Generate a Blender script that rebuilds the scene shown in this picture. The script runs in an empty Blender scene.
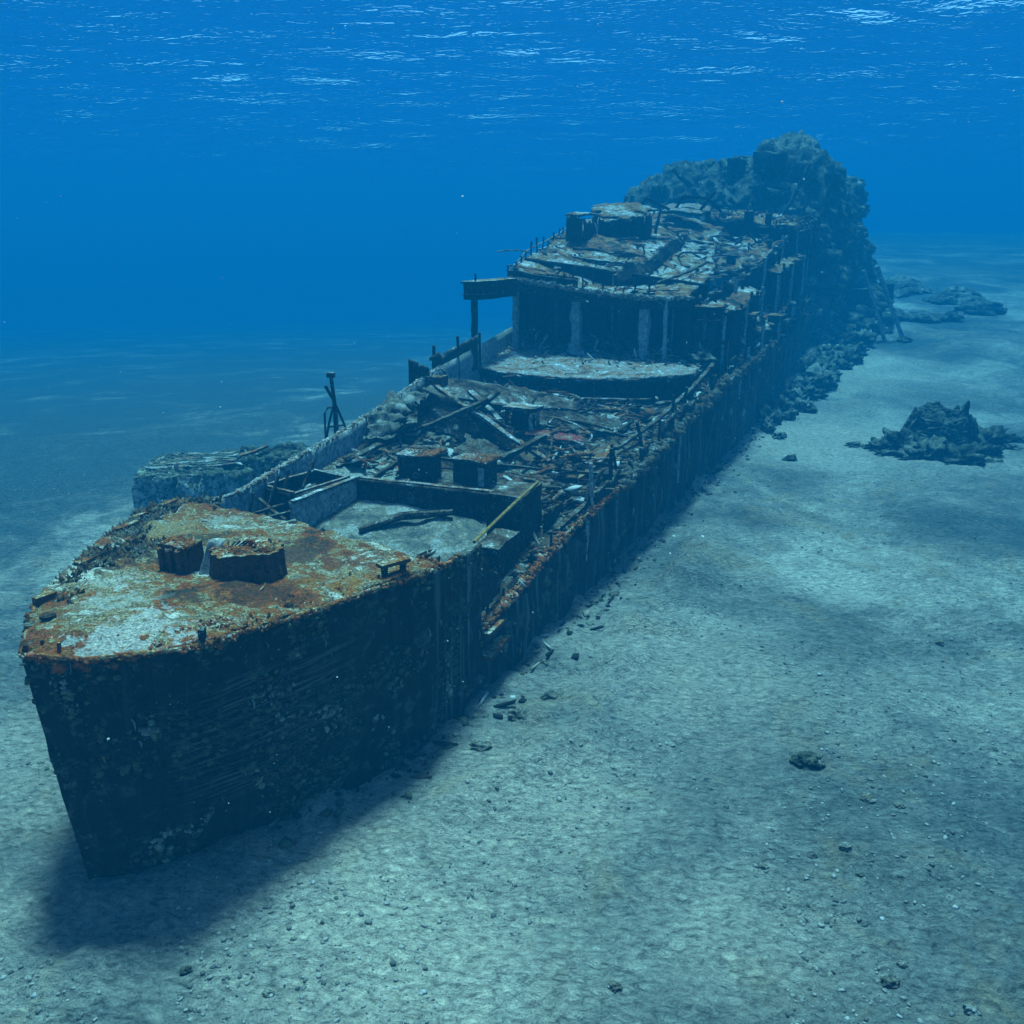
import bpy, math, random
import numpy as np

# ------------------------------------------------------------------ camera, world, sun, exposure
scene = bpy.context.scene
col = scene.collection
cam_d = bpy.data.cameras.new('camera')
cam = bpy.data.objects.new('camera', cam_d)
col.objects.link(cam)
cam_d.sensor_width = 36.0
cam_d.lens = 887.0 / 1024.0 * 36.0
cam_d.clip_start = 0.1
cam_d.clip_end = 6000.0
cam.location = (0, 0, 14.0)
cam.rotation_euler = (math.radians(90 - 17.754), 0, 0)
scene.camera = cam

SUN_ELEV, SUN_AZ = 75.5, 1.0          # behind the wreck, slightly to the left
world = bpy.data.worlds.new("World")
scene.world = world
world.use_nodes = True
wn = world.node_tree
sky = wn.nodes.new('ShaderNodeTexSky')
sky.sky_type = 'NISHITA'
sky.sun_disc = False
sky.sun_elevation = math.radians(SUN_ELEV)
sky.sun_rotation = math.radians(SUN_AZ)
bg = wn.nodes['Background']
bg.inputs['Strength'].default_value = 0.115
wn.links.new(sky.outputs[0], bg.inputs['Color'])

sun_d = bpy.data.lights.new('sun', 'SUN')
sun_d.energy = 4.1
sun_d.angle = math.radians(10.0)
sun_d.color = (0.97, 1.0, 0.98)
sun = bpy.data.objects.new('sun', sun_d)
col.objects.link(sun)
sun.location = (0, 0, 60)
ce = math.radians(SUN_ELEV)
ca = math.radians(SUN_AZ)
sdir = np.array([math.sin(ca) * math.cos(ce), math.cos(ca) * math.cos(ce), math.sin(ce)])   # towards the sun
from mathutils import Vector
sun.rotation_euler = Vector(sdir.tolist()).to_track_quat('Z', 'Y').to_euler()

scene.view_settings.view_transform = 'Standard'
scene.view_settings.look = 'None'
scene.view_settings.gamma = 1.0
scene.view_settings.exposure = 1.22
scene.cycles.use_denoising = True
scene.cycles.max_bounces = 6
scene.cycles.diffuse_bounces = 2
scene.cycles.glossy_bounces = 2
scene.cycles.transparent_max_bounces = 12
scene.cycles.volume_bounces = 0
scene.cycles.use_adaptive_sampling = True
scene.cycles.adaptive_threshold = 0.02

rng = np.random.default_rng(7)
random.seed(7)

# ------------------------------------------------------------------ frame of the wreck: u runs aft, v to port
UA = np.array([0.379, 0.9254, 0.0])
VA = np.array([0.9254, -0.379, 0.0])
S0 = np.array([-9.4, 16.5, 0.0])


def W(u, v, z):
    return S0 + UA * u + VA * v + np.array([0, 0, z])


def WA(a):
    a = np.asarray(a, float)
    return S0 + a[..., 0:1] * UA + a[..., 1:2] * VA + a[..., 2:3] * np.array([0, 0, 1.0])


# ------------------------------------------------------------------ noise
def _hash(ix, iy, iz):
    h = (ix * 374761393 + iy * 668265263 + iz * 2147483647) & 0xFFFFFFFF
    h = ((h ^ (h >> 13)) * 1274126177) & 0xFFFFFFFF
    h = (h ^ (h >> 16)) & 0xFFFF
    return h / 32767.5 - 1.0


def vn(P):
    P = np.asarray(P, float)
    i = np.floor(P).astype(np.int64)
    f = P - i
    f = f * f * (3 - 2 * f)
    x, y, z = i[..., 0], i[..., 1], i[..., 2]
    fx, fy, fz = f[..., 0], f[..., 1], f[..., 2]
    def L(a, b, t): return a + (b - a) * t
    c00 = L(_hash(x, y, z), _hash(x + 1, y, z), fx)
    c10 = L(_hash(x, y + 1, z), _hash(x + 1, y + 1, z), fx)
    c01 = L(_hash(x, y, z + 1), _hash(x + 1, y, z + 1), fx)
    c11 = L(_hash(x, y + 1, z + 1), _hash(x + 1, y + 1, z + 1), fx)
    return L(L(c00, c10, fy), L(c01, c11, fy), fz)


def fbm(P, scale=1.0, octs=4, gain=0.5):
    P = np.asarray(P, float) * scale
    a, t, s = 1.0, 0.0, 0.0
    for k in range(octs):
        t = t + a * vn(P + 17.3 * k)
        s += a
        a *= gain
        P = P * 2.03
    return t / s


def vn3(P, scale, octs=3):
    return np.stack([fbm(np.asarray(P) + o, scale, octs) for o in (0.0, 31.7, 77.1)], -1)


# ------------------------------------------------------------------ materials
class NT:
    def __init__(self, name):
        self.m = bpy.data.materials.new(name)
        self.m.use_nodes = True
        self.t = self.m.node_tree
        self.bsdf = self.t.nodes['Principled BSDF']
        self.out = self.t.nodes['Material Output']
        self.geo = self.t.nodes.new('ShaderNodeNewGeometry')

    def _set(self, sock, v):
        if isinstance(v, bpy.types.NodeSocket):
            self.t.links.new(v, sock)
        else:
            sock.default_value = v

    def node(self, typ, props=None, **inp):
        n = self.t.nodes.new(typ)
        for k, v in (props or {}).items():
            setattr(n, k, v)
        for k, v in inp.items():
            k = int(k[1:]) if k[0] == '_' and k[1:].isdigit() else k.replace('_', ' ')
            self._set(n.inputs[k], v)
        return n

    def noise(self, scale, detail=5, rough=0.6, dist=0.0, vec=None):
        n = self.node('ShaderNodeTexNoise', None, Scale=scale, Detail=detail, Roughness=rough, Distortion=dist,
                      Vector=vec or self.geo.outputs['Position'])
        return n.outputs['Fac']

    def math(self, op, a, b=0.0, clamp=False):
        n = self.node('ShaderNodeMath', {'operation': op, 'use_clamp': clamp}, _0=a, _1=b)
        return n.outputs[0]

    def rng(self, v, a, b, c=0.0, d=1.0, smooth=False):
        n = self.node('ShaderNodeMapRange', {'interpolation_type': 'SMOOTHSTEP' if smooth else 'LINEAR'},
                      Value=v, From_Min=a, From_Max=b, To_Min=c, To_Max=d)
        return n.outputs[0]

    def ramp(self, fac, stops):
        n = self.node('ShaderNodeValToRGB', None, Fac=fac)
        el = n.color_ramp.elements
        while len(el) < len(stops):
            el.new(0.5)
        for e, (p, c) in zip(el, stops):
            e.position = p
            e.color = (c[0], c[1], c[2], 1)
        return n.outputs['Color']

    def mix(self, fac, a, b, mode='MIX'):
        n = self.node('ShaderNodeMix', {'data_type': 'RGBA', 'blend_type': mode})
        self._set(n.inputs['Factor'], fac)
        for s, v in (('A', a), ('B', b)):
            sock = [q for q in n.inputs if q.name == s and q.type == 'RGBA'][0]
            self._set(sock, (v[0], v[1], v[2], 1) if isinstance(v, tuple) else v)
        return [q for q in n.outputs if q.type == 'RGBA'][0]

    def bump(self, h, strength=1.0, dist=0.1):
        return self.node('ShaderNodeBump', None, Strength=strength, Distance=dist, Height=h).outputs[0]

    def xyz(self, sock):
        return self.node('ShaderNodeSeparateXYZ', None, _0=sock).outputs

    def finish(self, color, rough=0.9, normal=None, spec=0.2):
        self._set(self.bsdf.inputs['Base Color'], color)
        self._set(self.bsdf.inputs['Roughness'], rough)
        self._set(self.bsdf.inputs['Specular IOR Level'], spec)
        if normal is not None:
            self._set(self.bsdf.inputs['Normal'], normal)
        return self.m


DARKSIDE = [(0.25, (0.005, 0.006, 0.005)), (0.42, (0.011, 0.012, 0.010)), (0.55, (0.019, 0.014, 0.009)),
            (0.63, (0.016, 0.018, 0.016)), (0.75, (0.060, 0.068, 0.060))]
TOP_FORE = [(0.15, (0.018, 0.013, 0.008)), (0.31, (0.060, 0.036, 0.014)), (0.37, (0.40, 0.075, 0.010)), (0.42, (0.055, 0.048, 0.018)), (0.47, (0.42, 0.120, 0.020)),
            (0.52, (0.080, 0.072, 0.026)), (0.57, (0.46, 0.33, 0.17)), (0.62, (0.085, 0.050, 0.022)), (0.70, (0.46, 0.40, 0.28)), (0.84, (0.58, 0.56, 0.48))]
TOP_MAIN = [(0.22, (0.010, 0.010, 0.008)), (0.40, (0.030, 0.028, 0.018)), (0.46, (0.14, 0.055, 0.020)), (0.51, (0.045, 0.042, 0.028)),
            (0.58, (0.18, 0.16, 0.11)), (0.64, (0.045, 0.042, 0.032)), (0.75, (0.36, 0.37, 0.32))]
TOP_PALE = [(0.18, (0.03, 0.03, 0.025)), (0.35, (0.10, 0.095, 0.07)), (0.42, (0.36, 0.13, 0.05)), (0.48, (0.16, 0.15, 0.11)),
            (0.55, (0.40, 0.39, 0.34)), (0.60, (0.06, 0.055, 0.042)), (0.74, (0.54, 0.55, 0.52))]
TOP_ROOF = [(0.15, (0.012, 0.014, 0.010)), (0.33, (0.040, 0.045, 0.026)), (0.41, (0.34, 0.095, 0.025)), (0.45, (0.045, 0.045, 0.028)),
            (0.51, (0.40, 0.25, 0.10)), (0.55, (0.05, 0.05, 0.034)), (0.64, (0.55, 0.55, 0.50)), (0.69, (0.10, 0.07, 0.04)), (0.80, (0.62, 0.60, 0.56))]
TOP_REEF = [(0.25, (0.03, 0.04, 0.03)), (0.42, (0.075, 0.09, 0.06)), (0.52, (0.13, 0.14, 0.09)), (0.60, (0.22, 0.23, 0.16)), (0.75, (0.34, 0.36, 0.28))]
TOP_SILT = [(0.25, (0.10, 0.105, 0.085)), (0.42, (0.20, 0.20, 0.16)), (0.50, (0.27, 0.22, 0.13)), (0.56, (0.33, 0.33, 0.27)), (0.75, (0.46, 0.46, 0.40))]


def encrust(name, top, side=DARKSIDE, s1=0.55, lo=0.25, hi=0.7, bump=0.10, hull=False, silt=None, speck=0.70):
    n = NT(name)
    A = n.noise(s1, 7, 0.66, 0.9)
    B = n.noise(s1 * 5.5, 7, 0.62, 0.5)
    C = n.noise(17.0, 4, 0.6)
    fac = n.math('ADD', n.math('MULTIPLY', A, 0.62), n.math('MULTIPLY', B, 0.38))
    fac = n.rng(fac, 0.35, 0.65, 0.12, 0.88)
    tc = n.ramp(fac, top)
    if silt:
        for (pt, rad, colr) in silt:
            p = W(*pt)
            d = n.node('ShaderNodeVectorMath', {'operation': 'DISTANCE'}, _0=n.geo.outputs['Position'], _1=tuple(p))
            dd = n.math('ADD', d.outputs['Value'], n.math('MULTIPLY', n.math('SUBTRACT', B, 0.5), rad * 5.5))
            dd = n.math('ADD', dd, n.math('MULTIPLY', n.math('SUBTRACT', A, 0.5), rad * 3.0))
            tc = n.mix(n.rng(dd, rad * 0.6, rad * 1.1, 0.75, 0.0, True), tc, colr)
    tc = n.mix(0.9, tc, n.ramp(C, [(0.3, (0.22, 0.22, 0.22)), (0.48, (0.75, 0.75, 0.75)), (0.56, (1.0, 1.0, 1.0)), (0.7, (1.5, 1.5, 1.5))]), 'MULTIPLY')
    sc_ = n.ramp(n.rng(B, 0.3, 0.7, 0.15, 0.85), side)
    sp = n.rng(n.math('MULTIPLY', C, n.rng(A, 0.35, 0.65, 0.75, 1.2)), speck, speck + 0.06)
    sc_ = n.mix(sp, sc_, (0.17, 0.20, 0.20))
    height = n.math('ADD', n.math('MULTIPLY', B, 1.0), n.math('MULTIPLY', C, 0.35))
    if hull:
        pz = n.xyz(n.geo.outputs['Position'])
        # vertical rust runs down the plating and shallow horizontal laps where the plating has wasted
        uvn = n.node('ShaderNodeUVMap')
        mp = n.node('ShaderNodeMapping', None, Vector=uvn.outputs[0], Scale=(2.6, 0.12, 1.0))
        run = n.noise(1.0, 6, 0.65, 0.2, mp.outputs[0])
        mp2 = n.node('ShaderNodeMapping', None, Vector=uvn.outputs[0], Scale=(0.55, 9.0, 1.0))
        lam = n.noise(1.0, 4, 0.7, 0.35, mp2.outputs[0])
        uv = n.xyz(uvn.outputs[0])
        lm = n.math('MULTIPLY', n.rng(uv[0], 2.5, 3.6, 0, 1, True), n.rng(uv[0], 8.0, 6.2, 0, 1, True))
        lm = n.math('MULTIPLY', lm, n.math('MULTIPLY', n.rng(uv[1], 1.2, 2.0, 0, 1, True), n.rng(uv[1], 5.2, 4.4, 0, 1, True)))
        lm = n.math('MULTIPLY', lm, n.rng(A, 0.36, 0.5))
        br = n.node('ShaderNodeTexBrick', {'offset': 0.5}, Vector=uvn.outputs[0], Scale=1.0, Mortar_Size=0.018, Mortar_Smooth=0.3)
        br.inputs['Brick Width'].default_value = 3.4
        br.inputs['Row Height'].default_value = 1.35
        fine = n.rng(uv[0], 9.5, 11.0, 0.15, 1.0)
        sc_ = n.mix(n.math('MULTIPLY', n.rng(run, 0.53, 0.64, 0, 0.75), fine), sc_, (0.15, 0.18, 0.17))
        sc_ = n.mix(n.math('MULTIPLY', n.rng(run, 0.44, 0.36, 0, 0.55), fine), sc_, (0.075, 0.036, 0.016))
        sc_ = n.mix(n.math('MULTIPLY', lm, n.rng(lam, 0.50, 0.60, 0, 0.85)), sc_, (0.15, 0.155, 0.13))
        height = n.math('ADD', height, n.math('MULTIPLY', n.math('MULTIPLY', lam, lm), 2.6))
        height = n.math('ADD', height, n.math('MULTIPLY', run, 0.5))
        height = n.math('ADD', height, n.math('MULTIPLY', br.outputs['Fac'], -0.9))
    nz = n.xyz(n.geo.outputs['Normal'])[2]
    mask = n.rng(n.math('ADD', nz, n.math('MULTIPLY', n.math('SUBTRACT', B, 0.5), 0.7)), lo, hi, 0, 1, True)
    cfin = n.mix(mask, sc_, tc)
    return n.finish(cfin, 0.92, n.bump(height, 1.0, bump), 0.15)


M = {}
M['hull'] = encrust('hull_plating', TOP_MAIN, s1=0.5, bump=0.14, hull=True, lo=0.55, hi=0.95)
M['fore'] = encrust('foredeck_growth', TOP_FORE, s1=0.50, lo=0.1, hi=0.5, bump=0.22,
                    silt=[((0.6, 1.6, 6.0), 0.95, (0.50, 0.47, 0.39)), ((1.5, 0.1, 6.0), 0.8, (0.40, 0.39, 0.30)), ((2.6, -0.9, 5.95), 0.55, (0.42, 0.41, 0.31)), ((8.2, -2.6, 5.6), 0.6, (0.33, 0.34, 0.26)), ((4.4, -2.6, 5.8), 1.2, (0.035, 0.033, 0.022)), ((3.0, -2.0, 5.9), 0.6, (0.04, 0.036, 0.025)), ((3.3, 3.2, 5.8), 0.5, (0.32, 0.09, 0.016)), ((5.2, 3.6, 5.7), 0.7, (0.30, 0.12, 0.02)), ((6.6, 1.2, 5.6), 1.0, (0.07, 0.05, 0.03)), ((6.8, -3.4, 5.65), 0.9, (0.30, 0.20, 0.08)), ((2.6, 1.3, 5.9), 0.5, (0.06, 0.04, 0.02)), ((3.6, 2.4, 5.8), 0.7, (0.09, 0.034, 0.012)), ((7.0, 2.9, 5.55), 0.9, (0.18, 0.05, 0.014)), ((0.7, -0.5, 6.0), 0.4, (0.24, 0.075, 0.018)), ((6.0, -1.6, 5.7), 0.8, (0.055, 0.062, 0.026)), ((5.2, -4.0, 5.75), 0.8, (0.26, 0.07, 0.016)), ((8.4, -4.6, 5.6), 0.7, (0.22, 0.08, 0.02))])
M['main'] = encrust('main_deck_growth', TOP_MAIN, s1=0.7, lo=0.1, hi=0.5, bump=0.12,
                    silt=[((18.2, -3.6, 4.4), 1.5, (0.33, 0.34, 0.27)), ((15.5, 0.0, 3.8), 2.4, (0.22, 0.235, 0.19)), ((13.5, 1.0, 3.6), 2.0, (0.22, 0.235, 0.19)), ((17.5, 2.5, 3.8), 1.3, (0.32, 0.28, 0.2)), ((25.0, 3.4, 4.1), 2.6, (0.20, 0.085, 0.03)), ((20.5, 3.6, 3.8), 1.6, (0.24, 0.12, 0.05))])
M['pale'] = encrust('platform_growth', TOP_PALE, s1=0.8, lo=0.15, hi=0.55, bump=0.12)
M['roof'] = encrust('roof_growth', TOP_ROOF, s1=0.30, lo=0.15, hi=0.55, bump=0.14)
M['reef'] = encrust('reef_crust', TOP_REEF, s1=0.30, lo=-0.1, hi=0.6, bump=0.3)
M['reefdark'] = encrust('reef_crust_dark', [(p, tuple(c * 0.6 for c in q)) for p, q in TOP_REEF], s1=0.6, lo=0.0, hi=0.7, bump=0.18)
M['bluereef'] = encrust('pale_reef_crust', TOP_REEF, side=[(0.3, (0.08, 0.10, 0.10)), (0.5, (0.30, 0.34, 0.34)), (0.7, (0.52, 0.56, 0.56))], s1=0.6, lo=0.1, hi=0.7, bump=0.16)
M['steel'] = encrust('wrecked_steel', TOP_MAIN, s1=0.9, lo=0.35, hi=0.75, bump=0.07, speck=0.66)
M['steelpale'] = encrust('pale_crusted_steel', TOP_PALE, s1=0.9, lo=-0.1, hi=0.6, bump=0.07, speck=0.55)
M['interior'] = encrust('shaded_rust', TOP_MAIN, side=[(0.3, (0.003, 0.003, 0.003)), (0.55, (0.008, 0.007, 0.006)), (0.75, (0.02, 0.02, 0.018))], s1=0.9, lo=0.5, hi=0.9, bump=0.07, speck=0.76)  # sides coloured near black to paint in shade behind the bridge columns
M['rust'] = encrust('rusty_steel', TOP_FORE, side=[(0.3, (0.03, 0.018, 0.01)), (0.5, (0.10, 0.04, 0.016)), (0.7, (0.05, 0.04, 0.03))], s1=0.9, lo=0.1, hi=0.6, bump=0.06)
M['silt'] = encrust('silt_on_deck', [(p, tuple(c_ * 0.62 for c_ in q)) for p, q in TOP_SILT], s1=0.6, lo=0.0, hi=0.5, bump=0.09)
M['stone'] = encrust('sea_stone', [(p, tuple(c_ * 0.55 for c_ in q)) for p, q in TOP_SILT], side=[(0.3, (0.03, 0.032, 0.028)), (0.7, (0.09, 0.092, 0.08))], s1=1.5, lo=0.0, hi=0.8, bump=0.06)
M['red'] = encrust('red_lead_plate', [(0.2, (0.05, 0.03, 0.02)), (0.45, (0.30, 0.035, 0.025)), (0.6, (0.16, 0.05, 0.03)), (0.8, (0.3, 0.22, 0.16))], s1=0.9, lo=-0.2, hi=0.4, bump=0.05)
M['yellow'] = encrust('yellow_crusted_pipe', [(0.2, (0.06, 0.04, 0.015)), (0.45, (0.34, 0.20, 0.05)), (0.6, (0.16, 0.09, 0.03)), (0.8, (0.42, 0.32, 0.14))],
                      side=[(0.3, (0.05, 0.035, 0.012)), (0.7, (0.22, 0.14, 0.04))], s1=1.2, lo=-0.5, hi=0.3, bump=0.03)
M['bluegrey'] = encrust('blue_grey_steel', TOP_SILT, side=[(0.3, (0.10, 0.12, 0.12)), (0.5, (0.22, 0.25, 0.25)), (0.7, (0.34, 0.36, 0.35))], s1=1.0, lo=0.1, hi=0.7, bump=0.05)


def mat_seabed():
    n = NT('sand')
    pos = n.geo.outputs['Position']
    A = n.noise(0.09, 6, 0.62, 0.8)
    B = n.noise(0.8, 7, 0.66, 0.4)
    mp = n.node('ShaderNodeMapping', None, Vector=pos, Scale=(0.6, 1.0, 1.0), Rotation=(0, 0, 0.35))
    R = n.noise(6.5, 6, 0.68, 0.6, mp.outputs[0])
    C = n.noise(22.0, 4, 0.7)
    D = n.node('ShaderNodeTexVoronoi', {'feature': 'F1'}, Vector=pos, Scale=9.0).outputs['Distance']
    c = n.ramp(n.rng(n.math('ADD', n.math('MULTIPLY', A, 0.7), n.math('MULTIPLY', B, 0.3)), 0.38, 0.62),
               [(0.0, (0.10, 0.108, 0.096)), (0.35, (0.155, 0.16, 0.14)), (0.65, (0.25, 0.24, 0.20)), (1.0, (0.40, 0.375, 0.30))])
    c = n.mix(n.rng(n.noise(0.35, 4, 0.6, 1.0), 0.54, 0.68, 0, 0.5), c, (0.27, 0.20, 0.11))
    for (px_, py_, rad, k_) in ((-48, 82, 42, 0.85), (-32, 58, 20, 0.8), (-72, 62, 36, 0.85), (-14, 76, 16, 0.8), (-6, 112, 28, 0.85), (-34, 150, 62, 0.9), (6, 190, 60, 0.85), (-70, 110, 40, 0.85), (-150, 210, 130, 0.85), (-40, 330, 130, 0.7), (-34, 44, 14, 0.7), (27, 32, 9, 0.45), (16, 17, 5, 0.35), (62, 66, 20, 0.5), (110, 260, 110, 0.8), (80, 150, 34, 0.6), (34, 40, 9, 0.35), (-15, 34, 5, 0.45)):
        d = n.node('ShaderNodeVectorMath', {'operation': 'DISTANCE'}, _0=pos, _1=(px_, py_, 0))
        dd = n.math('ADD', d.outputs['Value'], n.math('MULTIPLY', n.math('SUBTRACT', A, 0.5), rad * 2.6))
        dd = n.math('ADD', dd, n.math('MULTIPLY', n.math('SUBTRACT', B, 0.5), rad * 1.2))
        c = n.mix(n.rng(dd, rad * 0.3, rad * 1.6, k_, 0.0, True), c, (0.055, 0.092, 0.100))  # dark blue-teal zones: light falloff and distance haze painted into the sand colour
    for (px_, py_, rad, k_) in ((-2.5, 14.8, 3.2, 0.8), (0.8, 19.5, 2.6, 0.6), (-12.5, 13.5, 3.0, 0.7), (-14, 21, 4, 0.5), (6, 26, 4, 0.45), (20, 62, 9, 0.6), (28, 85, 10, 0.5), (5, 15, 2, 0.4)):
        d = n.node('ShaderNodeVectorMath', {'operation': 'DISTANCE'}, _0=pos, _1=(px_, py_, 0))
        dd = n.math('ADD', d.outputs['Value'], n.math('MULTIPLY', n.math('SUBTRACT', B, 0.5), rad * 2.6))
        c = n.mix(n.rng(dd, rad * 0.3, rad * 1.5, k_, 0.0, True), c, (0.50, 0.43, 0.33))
    c = n.mix(0.9, c, n.ramp(R, [(0.34, (0.30, 0.33, 0.34)), (0.47, (0.85, 0.86, 0.86)), (0.56, (1.1, 1.1, 1.08)), (0.68, (1.6, 1.56, 1.45))]), 'MULTIPLY')
    c = n.mix(0.6, c, n.ramp(C, [(0.32, (0.45, 0.46, 0.46)), (0.5, (0.95, 0.95, 0.95)), (0.68, (1.4, 1.38, 1.32))]), 'MULTIPLY')
    h = n.math('ADD', n.math('MULTIPLY', R, 1.0), n.math('MULTIPLY', C, 0.30))
    h = n.math('ADD', h, n.math('MULTIPLY', B, 0.8))
    h = n.math('SUBTRACT', h, n.math('MULTIPLY', D, 0.25))
    return n.finish(c, 0.95, n.bump(h, 1.0, 0.22), 0.1)


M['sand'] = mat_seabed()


def mat_island(name, stops, rough=0.9):
    n = NT(name)
    r = n.geo.outputs['Random Per Island']
    c = n.ramp(r, stops)
    for e in c.node.color_ramp.elements:
        pass
    c.node.color_ramp.interpolation = 'CONSTANT'
    C = n.noise(25.0, 3, 0.6)
    c = n.mix(0.7, c, n.ramp(C, [(0.3, (0.45, 0.45, 0.45)), (0.7, (1.25, 1.25, 1.25))]), 'MULTIPLY')
    return n.finish(c, rough, None, 0.15)


def mat_growth(name, stops, scale=1.3):
    n = NT(name)
    r = n.geo.outputs['Random Per Island']
    A = n.noise(scale, 4, 0.6, 0.6)
    f = n.math('ADD', n.math('MULTIPLY', n.rng(A, 0.34, 0.66), 0.72), n.math('MULTIPLY', r, 0.28))
    c = n.ramp(f, stops)
    C = n.noise(28.0, 3, 0.6)
    c = n.mix(0.85, c, n.ramp(C, [(0.3, (0.35, 0.35, 0.35)), (0.7, (1.35, 1.35, 1.35))]), 'MULTIPLY')
    return n.finish(c, 0.92, n.bump(C, 1.0, 0.03), 0.12)


M['growth'] = mat_growth('coral_growth_mix', [(0.08, (0.022, 0.020, 0.012)), (0.30, (0.06, 0.036, 0.014)), (0.40, (0.42, 0.085, 0.012)), (0.47, (0.06, 0.042, 0.018)), (0.56, (0.38, 0.12, 0.022)), (0.64, (0.08, 0.052, 0.024)), (0.74, (0.36, 0.055, 0.012)), (0.82, (0.42, 0.36, 0.24)), (0.95, (0.08, 0.05, 0.025))])
M['growthdull'] = mat_growth('dull_growth_mix', [(0.1, (0.012, 0.012, 0.009)), (0.35, (0.035, 0.032, 0.02)), (0.45, (0.15, 0.06, 0.02)), (0.52, (0.055, 0.05, 0.032)), (0.64, (0.14, 0.12, 0.075)), (0.74, (0.04, 0.035, 0.025)), (0.86, (0.28, 0.28, 0.24)), (0.95, (0.12, 0.06, 0.025))])
M['growthpale'] = mat_growth('pale_growth_mix', [(0.1, (0.03, 0.03, 0.025)), (0.3, (0.20, 0.18, 0.12)), (0.45, (0.42, 0.42, 0.37)), (0.6, (0.25, 0.11, 0.04)), (0.7, (0.09, 0.085, 0.06)), (0.85, (0.5, 0.5, 0.46))])
M['growthreef'] = mat_growth('reef_growth_mix', [(0.1, (0.018, 0.02, 0.015)), (0.35, (0.05, 0.057, 0.037)), (0.5, (0.11, 0.12, 0.075)), (0.65, (0.04, 0.045, 0.032)), (0.8, (0.17, 0.18, 0.12)), (0.93, (0.28, 0.29, 0.23))], 0.7)
M['scrap'] = mat_island('scrap_mix', [(0.0, (0.012, 0.012, 0.010)), (0.4, (0.035, 0.03, 0.02)), (0.58, (0.15, 0.055, 0.018)), (0.68, (0.07, 0.055, 0.035)), (0.82, (0.24, 0.22, 0.16)), (0.93, (0.40, 0.41, 0.37))])
M['scrappale'] = mat_island('pale_scrap_mix', [(0.0, (0.015, 0.016, 0.013)), (0.35, (0.07, 0.065, 0.05)), (0.52, (0.24, 0.10, 0.04)), (0.62, (0.16, 0.15, 0.10)), (0.75, (0.42, 0.40, 0.33)), (0.9, (0.55, 0.56, 0.52))])
M['gravel'] = mat_island('gravel_mix', [(0.0, (0.09, 0.095, 0.085)), (0.2, (0.15, 0.15, 0.13)), (0.45, (0.22, 0.21, 0.18)), (0.7, (0.28, 0.27, 0.23)), (0.95, (0.33, 0.33, 0.30))])
M['snow'] = mat_island('drifting_specks', [(0.0, (0.6, 0.6, 0.55)), (0.5, (0.75, 0.75, 0.7))])


def mat_rusticle():
    n = NT('rusticle')
    r = n.geo.outputs['Random Per Island']
    c = n.ramp(r, [(0.0, (0.02, 0.02, 0.018)), (0.4, (0.05, 0.035, 0.02)), (0.6, (0.03, 0.035, 0.035)), (0.8, (0.13, 0.16, 0.16)), (0.95, (0.20, 0.13, 0.05))])
    c.node.color_ramp.interpolation = 'CONSTANT'
    return n.finish(c, 0.9, None, 0.15)


M['rusticle'] = mat_rusticle()


def mat_surface():
    n = NT('sea_surface_water')
    pos = n.geo.outputs['Position']
    mp = n.node('ShaderNodeMapping', None, Vector=pos, Scale=(0.30, 1.0, 1.0), Rotation=(0, 0, 0.10))
    w1 = n.noise(1.5, 2, 0.5, 0.5, mp.outputs[0])
    w2 = n.noise(3.6, 2, 0.5, 0.5, mp.outputs[0])
    h = n.math('ADD', n.math('MULTIPLY', w1, 0.75), n.math('MULTIPLY', w2, 0.5))
    bmp = n.bump(h, 1.0, 0.9)
    fr = n.node('ShaderNodeFresnel', None, IOR=1.33, Normal=n.bump(h, 1.0, 0.27))
    tr = n.node('ShaderNodeBsdfTransparent', None, Color=(0.47, 0.88, 0.98, 1))
    gl = n.node('ShaderNodeBsdfGlossy', None, Color=(0.12, 0.50, 0.85, 1), Roughness=0.12, Normal=bmp)
    tl = n.node('ShaderNodeBsdfTranslucent', None, Color=(0.002, 0.060, 0.175, 1), Normal=bmp)
    m1 = n.node('ShaderNodeMixShader', None, Fac=0.72, _1=gl.outputs[0], _2=tl.outputs[0])
    m2 = n.node('ShaderNodeMixShader', None, Fac=fr.outputs[0], _1=tr.outputs[0], _2=m1.outputs[0])
    n.t.links.new(m2.outputs[0], n.out.inputs['Surface'])
    return n.m


M['surface'] = mat_surface()


# ------------------------------------------------------------------ mesh helpers
def origin_of(o):
    p = np.zeros(3)
    while o is not None:
        p = p + np.array(o.location)
        o = o.parent
    return p


def link_mesh(name, V, F, mat, parent=None, loc=None, smooth=False, uv=None):
    """V in world coordinates; the object's origin goes to loc (world) or the parent's origin."""
    V = np.asarray(V, float)
    base = origin_of(parent) if parent is not None else np.zeros(3)
    o_loc = base if loc is None else np.asarray(loc, float)
    me = bpy.data.meshes.new(name)
    if isinstance(F, np.ndarray):
        nf, k = F.shape
        me.vertices.add(len(V))
        me.vertices.foreach_set('co', (V - o_loc).ravel())
        me.loops.add(nf * k)
        me.loops.foreach_set('vertex_index', F.ravel().astype(np.int32))
        me.polygons.add(nf)
        me.polygons.foreach_set('loop_start', np.arange(0, nf * k, k, dtype=np.int32))
        me.update(calc_edges=True)
    else:
        me.from_pydata((V - o_loc).tolist(), [], [list(map(int, f)) for f in F])
    if uv is not None:
        l = me.uv_layers.new(name='UVMap')
        idx = np.zeros(len(me.loops), dtype=np.int32)
        me.loops.foreach_get('vertex_index', idx)
        l.data.foreach_set('uv', np.asarray(uv, float)[idx].ravel())
    if smooth:
        me.polygons.foreach_set('use_smooth', [True] * len(me.polygons))
    me.materials.append(mat)
    me.validate()
    o = bpy.data.objects.new(name, me)
    col.objects.link(o)
    if parent is not None:
        o.parent = parent
    o.location = o_loc - base
    return o


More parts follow.
